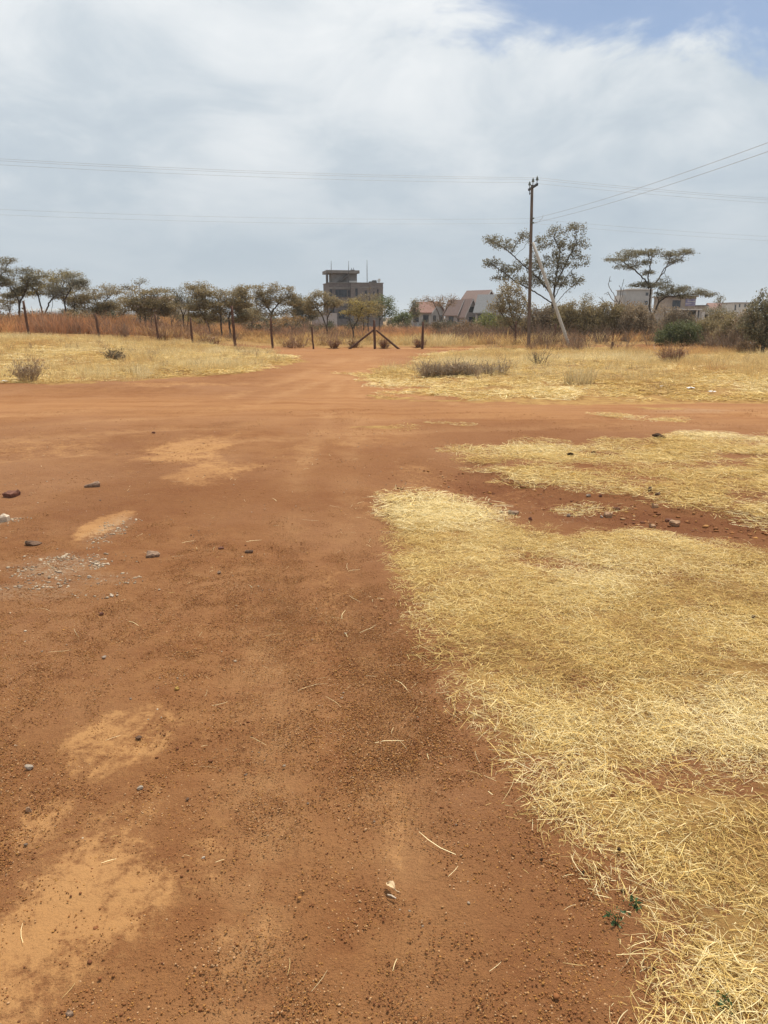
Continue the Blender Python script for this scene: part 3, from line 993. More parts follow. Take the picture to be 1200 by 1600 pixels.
def grow(stems, attr_pts, step, kill, g, max_it=70):
    nodes, par = [], []
    for s in stems:
        prev = -1
        if nodes:
            d = np.linalg.norm(np.array(nodes) - s[0], axis=1)
            if d.min() < step * 2.5:
                prev = int(d.argmin())
        pts = [s[0]]
        for p, q in zip(s[:-1], s[1:]):
            m = max(1, int(np.linalg.norm(q - p) / step))
            for i in range(1, m + 1):
                pts.append(p + (q - p) * i / m)
        for j, p in enumerate(pts):
            if j == 0 and prev >= 0:
                continue
            nodes.append(p + (g.normal(0, step * .10, 3) if j > 1 else 0))
            par.append(prev)
            prev = len(nodes) - 1
    A = np.array(attr_pts)
    nodes = np.array(nodes)
    par = list(par)
    for it in range(max_it):
        if len(A) == 0 or len(nodes) > 2600:
            break
        D = np.linalg.norm(A[:, None] - nodes[None], axis=2)
        near = D.argmin(1)
        dist = D[np.arange(len(A)), near]
        new, np_ = [], []
        for nd in np.unique(near):
            sel = A[near == nd] - nodes[nd]
            v = (sel / np.linalg.norm(sel, axis=1)[:, None]).mean(0)
            v = v + g.normal(0, .22, 3)
            v /= np.linalg.norm(v) + 1e-9
            new.append(nodes[nd] + v * step)
            np_.append(int(nd))
        nodes = np.concatenate([nodes, np.array(new)])
        par += np_
        D2 = np.linalg.norm(A[:, None] - nodes[None, -len(new):], axis=2).min(1)
        A = A[D2 > kill]
    return nodes, np.array(par)


def radii(nodes, par, tip, expo, rmax):
    n = len(nodes)
    acc = np.zeros(n)
    kids = np.zeros(n, int)
    for i in range(n):
        if par[i] >= 0:
            kids[par[i]] += 1
    for i in range(n - 1, -1, -1):
        if acc[i] == 0:
            acc[i] = tip ** expo
        if par[i] >= 0:
            acc[par[i]] += acc[i]
    r = acc ** (1 / expo)
    return np.minimum(r * min(1, rmax / r.max()) if r.max() > rmax else r, rmax), kids


def leaves(cent, g, n, spread, size, flat, aspect=.55):
    c = cent[g.integers(0, len(cent), n)] + g.normal(0, 1, (n, 3)) * np.array([spread, spread, spread * flat])
    a = g.uniform(0, 2 * np.pi, n)
    tl = g.normal(0, .55 if flat < .7 else .9, n)
    u = np.stack([np.cos(a) * np.cos(tl), np.sin(a) * np.cos(tl), np.sin(tl)], 1)
    w = np.cross(u, g.normal(0, 1, (n, 3)))
    w /= np.linalg.norm(w, axis=1)[:, None] + 1e-9
    s = size * (.55 + .9 * g.random(n))[:, None]
    V = np.stack([c - u * s * .5, c + w * s * aspect * .5, c + u * s * .5, c - w * s * aspect * .5], 1).reshape(-1, 3)
    F = np.arange(4 * n).reshape(-1, 4)
    # clumps share a shade, so light and dark tufts show
    q = np.clip(.5 * g.random(n) + .5 * vnoise(c[:, 0] * 2.2 + c[:, 2] * 1.3, c[:, 1] * 2.2 + c[:, 2] * 2.1, 7), 0, .999)
    return V, F, np.repeat(q, 4)


SEED = [1000]


def tree(name, label, Y, base, stems, lobes, leaf='leaf_olive', bark='bark_dark', dens=1.0, flat=.5, lsize=1.65, attr=1.7, rmax=.07, tip=.008,
         group=None, cat='tree', clump=1.0, fill=True):
    """base (px,py) of the foot; stems as lists of photo points; lobes (cx,cy,rx,ry[,depth ratio]) in photo pixels, all at distance Y"""
    SEED[0] += 1
    g = np.random.default_rng(SEED[0])
    m = Y / FPX / CP * 1.0
    f = at(*base, Y)
    org = np.array([f.x, Y, tz(f.x, Y)])
    S = []
    for k, s in enumerate(stems):
        line = []
        for i, p in enumerate(s):
            q = np.array(at(p[0], p[1], Y))
            if p[1] < base[1] - 4:
                q[1] += g.normal(0, 6 * m) * min(1, i * .5)
            line.append(q)
        if k == 0 or s[0][1] >= base[1] - 6:
            line[0][2] = tz(line[0][0], Y) - .12
            line[0][1] = Y + (0 if k == 0 else g.normal(0, 2 * m))
        S.append(np.array(line))
    A, area = [], 0
    if name == 'acacia_tree':
        pads = []
        for l in lobes:                              # each mass of the crown is a few thin, uneven tiers
            for _ in range(10):
                a, b = g.uniform(-1.25, 1.25), g.uniform(-.9, 2.2)
                pads.append((l[0] + a * l[2] * .85, l[1] + b * l[3] * .8, l[2] * g.uniform(.34, .66), l[3] * g.uniform(.35, .7), g.uniform(.7, 1.6)))
        lobes = pads
    for lb in lobes:
        cx, cy, rx, ry = lb[:4]
        dr = lb[4] if len(lb) > 4 else .9
        c = np.array(at(cx, cy, Y))
        k = max(8, int(attr * rx * ry * .075) + 10) if name != 'acacia_tree' else 24
        v = g.normal(0, 1, (k, 3))
        v /= np.linalg.norm(v, axis=1)[:, None]
        v *= (g.random(k) ** .45)[:, None]
        v[:, 2] = np.where(v[:, 2] < -.3, v[:, 2] * .6, v[:, 2])
        A.append(c + v * np.array([rx * m, rx * m * dr, ry * m]))
        area += math.pi * rx * ry
    A = np.concatenate(A)
    step = max(.085, 3.2 * m)
    nodes, par = grow(S, A, step, step * 1.5, g)
    rad, kids = radii(nodes, par, tip, 2.15, rmax)
    root = empty(name, org, label, cat, group)
    rt = np.arange(len(par))
    for i in range(len(par)):
        if par[i] >= 0:
            rt[i] = rt[par[i]]
    for r_ in np.unique(rt):                      # one part for every stem that leaves the ground
        sel = np.where(rt == r_, par, -1)
        if (sel >= 0).any():
            V, F = frusta(nodes, sel, rad)
            link('trunk' if cat == 'tree' else 'stem', mesh_np('trunk', V - org, F, smooth=True), MATS[bark], root)
    if dens > 0:
        n_stem = sum(1 for _ in S)
        thin = np.where((rad < tip * 3.2) & (kids <= 1) & (nodes[:, 2] > org[2] + .25))[0]
        tips = thin[kids[thin] == 0]
        cent = np.concatenate([nodes[tips], nodes[tips], nodes[thin]]) if len(thin) else nodes
        # only where foliage belongs
        dmin = np.linalg.norm(cent[:, None] - A[None], axis=2).min(1)
        cent = cent[dmin < 9 * m] if (dmin < 9 * m).any() else cent
        cent = np.concatenate([cent, A]) if fill else cent
        n = int(area * dens * (g.uniform(1.35, 2.1) if name == 'acacia_tree' else 1.9))
        V, F, q = leaves(cent, g, n, (3.0 if name == 'acacia_tree' else 3.2) * m * clump, lsize * m, flat)
        link('crown', mesh_np('crown', V - org, F, dict(rnd=q)), MATS[leaf], root)
    return root


AC = 'acacias behind the posts'
tree('acacia_tree', 'dark acacia cut off by the left edge of the picture', 45, (-14, 508), [[(-14, 508), (-10, 470), (-6, 440)]],
     [(-8, 412, 26, 11), (-22, 432, 26, 12), (2, 438, 12, 6)], 'leaf_dark', dens=1.2, group=AC)
tree('acacia_tree', 'slender acacia standing close to the leftmost tall post', 47, (29, 508), [[(29, 508), (30, 472), (24, 452)], [(30, 474), (40, 455), (46, 442)]],
     [(34, 428, 34, 11), (12, 450, 20, 9), (48, 440, 18, 8)], 'leaf_dark', dens=1.1, group=AC)
tree('acacia_tree', 'yellowish acacia forking low just right of the leftmost tall post', 49, (70, 512),
     [[(70, 512), (67, 485), (60, 462), (54, 448)], [(69, 494), (76, 474), (88, 456)], [(80, 512), (79, 485), (82, 465)]],
     [(68, 436, 36, 14), (90, 446, 20, 10), (48, 448, 16, 8)], 'leaf_yellow', dens=1.15, group=AC)
tree('acacia_tree', 'thin grey acacia with one branch reaching right towards a gap of sky', 48, (106, 514), [[(106, 514), (102, 480), (98, 458)], [(100, 470), (112, 448), (124, 440)]],
     [(104, 436, 22, 13), (124, 439, 9, 4), (94, 452, 16, 9)], 'leaf_grey', dens=.9, group=AC)
tree('acacia_tree', 'round dark acacia above the grey tin shack', 50, (157, 514), [[(157, 514), (155, 485), (148, 466)], [(156, 488), (164, 470), (170, 462)], [(120, 514), (116, 490), (118, 472)]],
     [(148, 458, 34, 13), (128, 468, 24, 12), (166, 472, 16, 10)], 'leaf_olive', dens=1.2, group=AC)
tree('thorn_bush', 'small tangled thorn bush between the two leftmost posts', 44, (120, 518), [[(120, 518), (116, 500), (110, 490)], [(120, 516), (128, 498), (134, 488)]],
     [(120, 494, 22, 10)], 'leaf_olive', 'bark_grey', dens=.7, group='thorn bushes', cat='bush')
tree('acacia_tree', 'broad flat-topped olive acacia with three stems left of the white house', 46, (236, 520),
     [[(236, 520), (237, 490), (241, 468)], [(228, 520), (226, 490), (214, 470)], [(247, 520), (246, 494), (256, 478)], [(219, 510), (220, 492), (208, 482)]],
     [(232, 458, 36, 12), (248, 464, 22, 10), (210, 474, 24, 8), (236, 476, 26, 8), (262, 484, 10, 5)], 'leaf_olive', dens=1.35, group=AC)
tree('bare_tree', 'pale leafless treetop rising behind the broad olive acacia', 58, (222, 516), [[(222, 516), (221, 470), (220, 450)], [(220, 462), (205, 452), (196, 448)]],
     [(222, 439, 14, 8), (196, 450, 13, 8)], 'leaf_grey', 'bark_grey', dens=.5, tip=.013)
tree('acacia_tree', 'sparse acacia with slanting twin stems beside the white house', 47, (290, 518),
     [[(290, 518), (284, 488), (272, 468)], [(292, 518), (294, 488), (300, 462)], [(286, 500), (292, 475), (290, 460)]], [(288, 458, 20, 12), (272, 468, 12, 8), (300, 470, 14, 9)],
     'leaf_grey', dens=.7, group=AC)
tree('acacia_tree', 'wide bushy acacia behind the tallest post', 45, (346, 524),
     [[(346, 524), (346, 494), (340, 468)], [(333, 524), (324, 506), (314, 484)], [(360, 524), (358, 498), (366, 476)]],
     [(338, 450, 34, 12), (362, 460, 22, 12), (316, 466, 22, 12), (345, 474, 36, 13), (320, 488, 20, 8), (376, 484, 12, 10)], 'leaf_olive', dens=1.25, group=AC)
tree('acacia_tree', 'single-stemmed acacia with an upright crown left of the stone building', 46, (424, 522), [[(424, 522), (424, 496), (427, 478)], [(425, 486), (440, 470), (452, 462)], [(424, 490), (412, 470), (406, 456)]],
     [(420, 456, 20, 12), (442, 460, 22, 12), (408, 464, 10, 10), (430, 476, 24, 10), (460, 466, 8, 6)], 'leaf_olive', dens=1.1, group=AC)
for px, yb, y_, w_, h_, lf, lb in ((14, 508, 462, 18, 12, 'leaf_olive', 'low bushy acacia filling the gap behind the leftmost tall post'), (136, 512, 476, 22, 12, 'leaf_grey', 'small grey acacia left of the tin shack'),
                                   (190, 512, 474, 16, 10, 'leaf_grey', 'thin wispy acacia right of the tin shack'), (268, 514, 478, 14, 10, 'leaf_olive', 'small acacia just left of the white house'),
                                   (312, 518, 482, 20, 12, 'leaf_yellow', 'low yellowish acacia left of the tallest post'), (392, 518, 486, 14, 9, 'leaf_olive', 'small low acacia right of the tallest post')):
    tree('acacia_tree', lb, 53, (px, yb), [[(px, yb), (px + 1, (yb + y_) / 2), (px - 3, y_ + 4)], [(px + 1, (yb + y_) / 2 + 6), (px + 6, y_ + 8), (px + 8, y_)]], [(px, y_, w_, h_)], lf, 'bark_grey', .9, group=AC)
tree('dark_green_tree', 'low dark green tree far behind between two acacias', 84, (393, 505), [[(393, 505), (393, 495)]], [(390, 490, 22, 12, .8), (402, 496, 14, 8)], 'leaf_dark', dens=1.5, flat=.9, lsize=2.2)
tree('dark_green_tree', 'dense dark green tree left of the stone building', 72, (474, 512), [[(474, 512), (474, 494)]], [(472, 480, 17, 14), (464, 494, 12, 12), (486, 490, 12, 12)], 'leaf_dark', dens=1.7, flat=.9, lsize=2.4)
tree('thorn_bush', 'low rust-coloured flat thorn bush in the grass left of the stone building', 44, (456, 526), [[(456, 526), (456, 512), (448, 503)], [(456, 516), (466, 506), (474, 498)]],
     [(456, 498, 28, 5), (438, 506, 18, 5)], 'leaf_rust', 'bark_grey', dens=.9, group='thorn bushes', cat='bush')
tree('acacia_tree', 'forked acacia in front of the left corner of the stone building', 46, (511, 528),
     [[(511, 528), (511, 498), (511, 478)], [(511, 514), (504, 494), (494, 480)], [(511, 496), (520, 484), (526, 476)]], [(504, 464, 22, 10), (490, 474, 15, 8), (518, 474, 14, 8)],
     'leaf_olive', dens=1.1, group=AC)
tree('acacia_tree', 'small yellow acacia with a crooked forked stem behind the braced post', 43, (554, 534), [[(554, 534), (551, 514), (546, 498), (544, 490)], [(551, 514), (559, 500), (564, 486)]],
     [(546, 482, 20, 7), (568, 474, 18, 8)], 'leaf_yellow', dens=.85, group=AC)
tree('acacia_tree', 'tall thin acacia with two bare stems before the stone building', 52, (568, 520), [[(568, 520), (568, 494), (566, 478)], [(576, 520), (575, 495), (578, 474), (577, 445)]],
     [(570, 472, 20, 12), (580, 482, 16, 12)], 'leaf_olive', dens=.65, group=AC)
tree('broadleaf_tree', 'green leafy tree at the right corner of the stone building', 56, (592, 516), [[(592, 516), (593, 498), (597, 482)], [(593, 500), (604, 488), (610, 478)]],
     [(600, 474, 18, 14), (610, 488, 12, 12), (588, 484, 12, 10)], 'leaf_green', dens=1.25, flat=.9)
tree('conifer', 'narrow dark conifer beside the red-roofed house', 86, (648, 508), [[(648, 508), (648, 490), (648, 474)]], [(648, 490, 9, 9), (648, 478, 6, 9)], 'leaf_dark', dens=1.8, flat=.9, lsize=2.0)
tree('broadleaf_bush', 'rounded green bush left of the dark conifer', 78, (630, 508), [[(630, 508), (630, 500)]], [(632, 495, 13, 9), (620, 500, 9, 7)], 'leaf_green', dens=1.4, flat=.9, lsize=2.2, cat='bush')
tree('bare_tree', 'reddish leafless spreading tree between the far houses', 74, (690, 512), [[(690, 512), (686, 490), (678, 476)], [(689, 498), (698, 482), (706, 472)]],
     [(676, 470, 20, 10), (704, 468, 18, 9), (690, 476, 22, 9)], 'leaf_brown', 'bark_grey', dens=.45, tip=.016, attr=1.6)
tree('broadleaf_tree', 'bushy olive tree directly left of the utility pole foot', 44.5, (806, 532), [[(806, 532), (803, 505), (796, 480)], [(804, 512), (815, 490), (820, 470)], [(805, 518), (788, 496), (780, 480)]],
     [(796, 455, 20, 16), (784, 478, 20, 18), (808, 480, 20, 22), (798, 502, 24, 12)], 'leaf_olive', dens=.8, flat=.9, lsize=2.2, attr=2.2)
tree('broadleaf_tree', 'large open-crowned tree with long spreading limbs behind the utility pole', 48, (863, 512),
     [[(863, 512), (864, 470), (868, 442), (876, 392), (868, 372)], [(868, 446), (884, 412), (900, 380)], [(863, 474), (836, 456), (806, 440), (786, 425), (762, 409)],
      [(863, 462), (840, 434), (820, 416), (794, 392), (764, 375)], [(865, 468), (880, 440), (896, 418)], [(864, 480), (884, 456), (900, 444)]],
     [(772, 376, 22, 8), (790, 384, 20, 10), (818, 370, 12, 9), (846, 384, 16, 14), (866, 362, 14, 10), (900, 356, 14, 10), (908, 380, 12, 16), (886, 380, 18, 16), (905, 408, 14, 16),
      (872, 410, 22, 18), (840, 412, 18, 16), (770, 414, 16, 9), (796, 420, 18, 10), (828, 438, 24, 14), (868, 440, 26, 14), (900, 440, 12, 8), (780, 436, 14, 8)],
     'leaf_dark', 'bark_dark', dens=.62, flat=.9, lsize=2.2, attr=2.6, rmax=.12, tip=.0075, clump=.8, fill=False)
tree('dead_tree', 'dead grey tree of bare upright limbs left of the umbrella acacia', 48, (966, 500),
     [[(966, 500), (965, 476), (959, 458), (953, 446), (952, 433)], [(966, 484), (970, 462), (974, 446), (976, 436)], [(963, 474), (955, 466), (949, 456)], [(972, 452), (966, 446)], [(968, 474), (973, 460), (972, 450)], [(964, 486), (948, 476), (940, 464)]],
     [(945, 462, 5, 4), (953, 440, 2, 4)], bark='bark_grey', dens=0, tip=.014, rmax=.075)
tree('broadleaf_bush', 'pale wispy treetop showing over the thicket right of the big tree', 70, (920, 506), [[(920, 506), (920, 480)]], [(920, 466, 9, 12), (914, 478, 9, 8)], 'leaf_grey', 'bark_pale', dens=.6, flat=.9, cat='bush')
tree('umbrella_acacia', 'umbrella acacia with two flat crown layers on the right', 47, (1021, 528),
     [[(1021, 528), (1020, 500), (1018, 480), (1013, 450), (1006, 434), (997, 423), (980, 412)], [(1020, 496), (1030, 472), (1036, 464), (1052, 463), (1070, 460), (1092, 460)],
      [(1013, 450), (1011, 430), (1014, 416), (1018, 402)], [(1013, 452), (1027, 438), (1041, 419), (1066, 402)], [(1030, 474), (1026, 462), (1028, 452)], [(1036, 430), (1044, 410), (1046, 400)]],
     [(966, 405, 24, 5), (990, 396, 24, 6), (1016, 394, 22, 6), (1042, 398, 16, 5), (1066, 394, 18, 6), (980, 418, 16, 4), (1004, 410, 16, 4), (1054, 408, 12, 4), (1012, 426, 12, 3),
      (1002, 446, 20, 6), (1030, 444, 22, 6), (1058, 452, 26, 7), (1088, 457, 22, 6), (1108, 462, 11, 4), (1040, 460, 18, 4), (1072, 464, 16, 4)], 'leaf_dark', dens=2.1, flat=.4, rmax=.12, tip=.009, attr=3.0, clump=1.0)
tree('bare_tree', 'tangled half-bare tree right of the umbrella acacia trunk before the tan block', 62, (1040, 512), [[(1040, 512), (1040, 495), (1034, 482)], [(1040, 500), (1048, 488), (1054, 480)]], [(1034, 484, 16, 10), (1054, 488, 12, 8), (1004, 482, 12, 10)], 'leaf_taupe', 'bark_grey', dens=.6, attr=2.5)
tree('leaning_tree', 'dark leaning tree at the right edge of the picture', 31, (1186, 572), [[(1186, 572), (1192, 535), (1199, 505), (1200, 480)], [(1192, 540), (1180, 515), (1176, 495)], [(1196, 520), (1212, 490), (1220, 470)]],
     [(1196, 474, 26, 18), (1178, 494, 22, 13), (1212, 496, 28, 22), (1182, 522, 24, 16), (1214, 534, 26, 22), (1165, 510, 14, 9)], 'leaf_dark', dens=.62, flat=.8, lsize=2.8, rmax=.11, attr=2, clump=.9)


def bush(label, px, py, rx, ry, Y, leaf, dens=1.0, bark='bark_grey', lsize=2.1, name='bush', group=None, attr=1.4):
    base = py + ry * .95
    if Y is None:
        Y = ground_hit(px, base)[1]
    st = [[(px, base), (px, py + ry * .3)]]
    for k in (-.6, -.3, .3, .6):
        st.append([(px + k * rx * .6, base), (px + k * rx, py + ry * .1)])
    L = [(px, py, rx * .62, ry * .8, .8), (px - rx * .5, py + ry * .2, rx * .5, ry * .65, .8), (px + rx * .5, py + ry * .15, rx * .5, ry * .7, .8),
         (px - rx * .25, py - ry * .35, rx * .35, ry * .5, .8), (px + rx * .3, py - ry * .3, rx * .35, ry * .5, .8)]
    return tree(name, label, Y, (px, base), st, L, leaf, bark, dens, .9, lsize, attr, .05, .011, group, 'bush')


TH = 'bushes of the thicket on the right'
bush('brown bush at the far back between the dead tree and the umbrella acacia', 978, 494, 34, 24, 50, 'leaf_brown', .9, group=TH, attr=2)
bush('olive bush at the far back behind the leaning strut', 872, 492, 34, 22, 51, 'leaf_olive', .9, group=TH, attr=2)
bush('yellow-green bush low before the grey-roofed house', 768, 502, 32, 15, 51, 'leaf_lime', .55)
bush('brown half-bare bush left of the yellow-green bush', 728, 512, 28, 12, 49, 'leaf_brown', .5, attr=1.3)
bush('grey-brown thicket around the foot of the big open-crowned tree', 846, 503, 38, 27, 46, 'leaf_taupe', 1.0, group=TH, attr=1.3)
bush('olive bush of the thicket just right of the leaning strut', 900, 500, 42, 33, 45.5, 'leaf_olive', 1.15, group=TH, attr=2.2)
bush('olive-brown bush of the thicket below the dead tree', 950, 500, 42, 33, 45, 'leaf_olive', 1.05, group=TH, attr=2.2)
bush('brown bush of the thicket left of the umbrella acacia trunk', 992, 504, 36, 32, 44.5, 'leaf_taupe', 1.0, group=TH, attr=2.2)
bush('dense green bush right of the umbrella acacia trunk', 1064, 524, 40, 25, 39, 'leaf_green', 1.4, group=TH)
bush('lighter green bush between the umbrella acacia and the right edge', 1108, 520, 34, 24, 39.5, 'leaf_olive', 1.1, group=TH)
bush('loose brown-olive bush hiding the foot of the unfinished tan block', 1060, 499, 30, 17, 47, 'leaf_taupe', .8, group=TH, attr=2.2)
bush('loose olive bush behind the lighter green one near the right edge', 1128, 504, 34, 20, 44, 'leaf_olive', .9, group=TH, attr=2.2)
bush('tall loose brown bush left of the leaning tree', 1168, 508, 28, 28, 35, 'leaf_taupe', .8, group=TH, attr=2.2)
bush('olive bush in front of the leaning tree', 1146, 522, 36, 30, 36, 'leaf_olive', 1.3, group=TH)
bush('dark low bush at the foot of the leaning tree', 1166, 550, 30, 20, 31.5, 'leaf_brown', .6, attr=2, group=TH)


def twig_bush(label, px, base, w_px, h_px, n, mat, leaf=None, dens=.4, group=None, Y=None):
    """straggly leafless bush: many fine crooked stems from one foot"""
    SEED[0] += 1
    g = np.random.default_rng(SEED[0])
    if Y is None:
        Y = ground_hit(px, base)[1]
    m = Y / FPX
    x = at(px, base, Y).x
    org = np.array([x, Y, tz(x, Y)])
    root = empty('bush', org, label, 'bush', group)
    k = max(1, int(math.ceil(w_px / h_px * 2.6))) if w_px > h_px else 1
    wid = max(.006, .8 * m)
    Vs = []
    for i in range(k):
        o_ = np.array([(i - (k - 1) / 2 + g.normal(0, .25) * (k > 1)) * w_px * m * 1.7 / k, g.normal(0, .45) * h_px * m, 0])
        me = twig_mesh(SEED[0] * 10 + i, n // k, h_px * m * .9, h_px * m * (g.uniform(.5, 1.1) if k > 1 else 1.0), wid, 5)
        me.transform(Matrix.Translation(o_))
        link('stem', me, MATS[mat], root)
        co = np.empty(len(me.vertices) * 3, np.float32)
        me.vertices.foreach_get('co', co)
        co = co.reshape(-1, 3)
        Vs.append(co[co[:, 2] > h_px * m * .25])
    if leaf:
        V, F, q = leaves(np.concatenate(Vs), g, int(w_px * h_px * dens * 3), 1.5 * m, 1.9 * m, .9)
        link('foliage', mesh_np('foliage', V, F, dict(rnd=q)), MATS[leaf], root)


twig_bush('grey twiggy bush in the left field by the picture edge', 42, 599, 34, 36, 90, 'twig_taupe', 'leaf_brown', .35)
twig_bush('small dark bush alone in the left field', 173, 565, 18, 20, 60, 'twig_taupe', 'leaf_deep', .9)
twig_bush('flat grey-brown bush where the right field meets the road', 705, 589, 56, 34, 460, 'twig_taupe', 'leaf_taupe', .4)
twig_bush('grey-brown bush beside the flat roadside bush', 765, 586, 30, 22, 150, 'twig_taupe', 'leaf_taupe', .3)
twig_bush('dark reddish bush at the back of the right field', 1045, 567, 22, 30, 110, 'twig_rust', 'leaf_brown', .3)
twig_bush('dead twiggy bush in the grass below the utility pole', 838, 570, 10, 28, 22, 'bark_dark')
for k, (px, w_, lb) in enumerate([(250, 15, 'reddish bush against the post left of the white house'), (330, 16, 'reddish low bush left of the tallest post'), (458, 16, 'reddish low bush halfway between tallest and braced post'),
                                  (553, 14, 'reddish low bush under the left brace'), (600, 13, 'reddish low bush under the right brace'), (522, 11, 'reddish low bush left of the braced post'), (655, 8, 'dark red bush touching the post right of the braced one')]):
    twig_bush(lb, px, 542 if px > 280 else 535, w_, 15, 70, 'twig_rust', 'leaf_rust', .3, 'reddish bushes along the posts', 38.9)

# far trees and bushes as one belt, too far to tell apart
def lump_mesh(seed, n, w_, h):
    g = np.random.default_rng(seed)
    v = g.normal(0, 1, (14, 3)); v /= np.linalg.norm(v, axis=1)[:, None]
    c = v * np.array([w_, w_, h * .45]) * (g.random(14) ** .4)[:, None] + np.array([0, 0, h * .5])
    V, F, q = leaves(c, g, n, w_ * .28, .22, .9)
    return mesh_np('lump', V, F, dict(rnd=q))


blade_mat('far_leaf', [(0.0, (.06, .065, .04)), (.4, (.11, .11, .06)), (.7, (.15, .12, .075)), (1.0, (.19, .14, .085))], .2, .7, .3, (.7, 1.25))
lumps = [lump_mesh(700 + i, 420, 1.0, 1.7) for i in range(6)]
pts = np.concatenate([scatter(2600, -190, 190, 82, 330, lambda x, y: (.3 + .7 * ss(.4, .6, fbm(x * .03, y * .03, 120))) * .8),
                      scatter(700, -50, 50, 48, 84, lambda x, y: ss(.36, .55, fbm(x * .08, y * .08, 121)) * (.35 + .65 * ss(0, -8, x)))])
instancer('distant_bushes', lumps, MATS['far_leaf'], pts, RNG.uniform(.45, 1.0, len(pts)) * (.7 + .4 * ss(100, 250, pts[:, 1])), RNG.uniform(.1, .9, len(pts)), 'belt of low dry bushes far beyond the posts', 'bushes')


# ------------------------------------------------------------------ buildings
def zz(py, Y, px=600):
    return at(px, py, Y).z


def xx(px, py, Y):
    return at(px, py, Y).x


def local_part(root, name, mat, boxes, parent=None, bevel=0.0, join=False):
    if len(boxes) > 1 and not join:
        return [local_part(root, name, mat, [b], parent, bevel) for b in boxes]
    mb = MB()
    for b in boxes:
        mb.box(*b)
    o = mb.build(name, MATS[mat], parent or root, bevel=bevel)
    return o


def window(root, x0, x1, y, z0, z1, bars=1, glass='dark_glass', fr='frame_grey', t=.05, sill=None):
    """window set in a wall whose face is at local y"""
    w_ = local_part(root, 'window', glass, [(x0 + t, x1 - t, y - .012, y + .06, z0 + t, z1 - t)])
    bx_ = [(x0, x1, y - .05, y + .05, z0, z0 + t), (x0, x1, y - .05, y + .05, z1 - t, z1), (x0, x0 + t, y - .05, y + .05, z0 + t, z1 - t), (x1 - t, x1, y - .05, y + .05, z0 + t, z1 - t)]
    for i in range(bars):
        xc = x0 + (x1 - x0) * (i + 1) / (bars + 1)
        bx_.append((xc - t * .4, xc + t * .4, y - .045, y + .045, z0 + t, z1 - t))
    f = local_part(root, 'frame', fr, bx_, w_, join=True)
    if sill:
        local_part(root, 'sill', sill, [(x0 - .08, x1 + .08, y - .12, y + .02, z0 - .1, z0 - .003)], w_)
    return w_


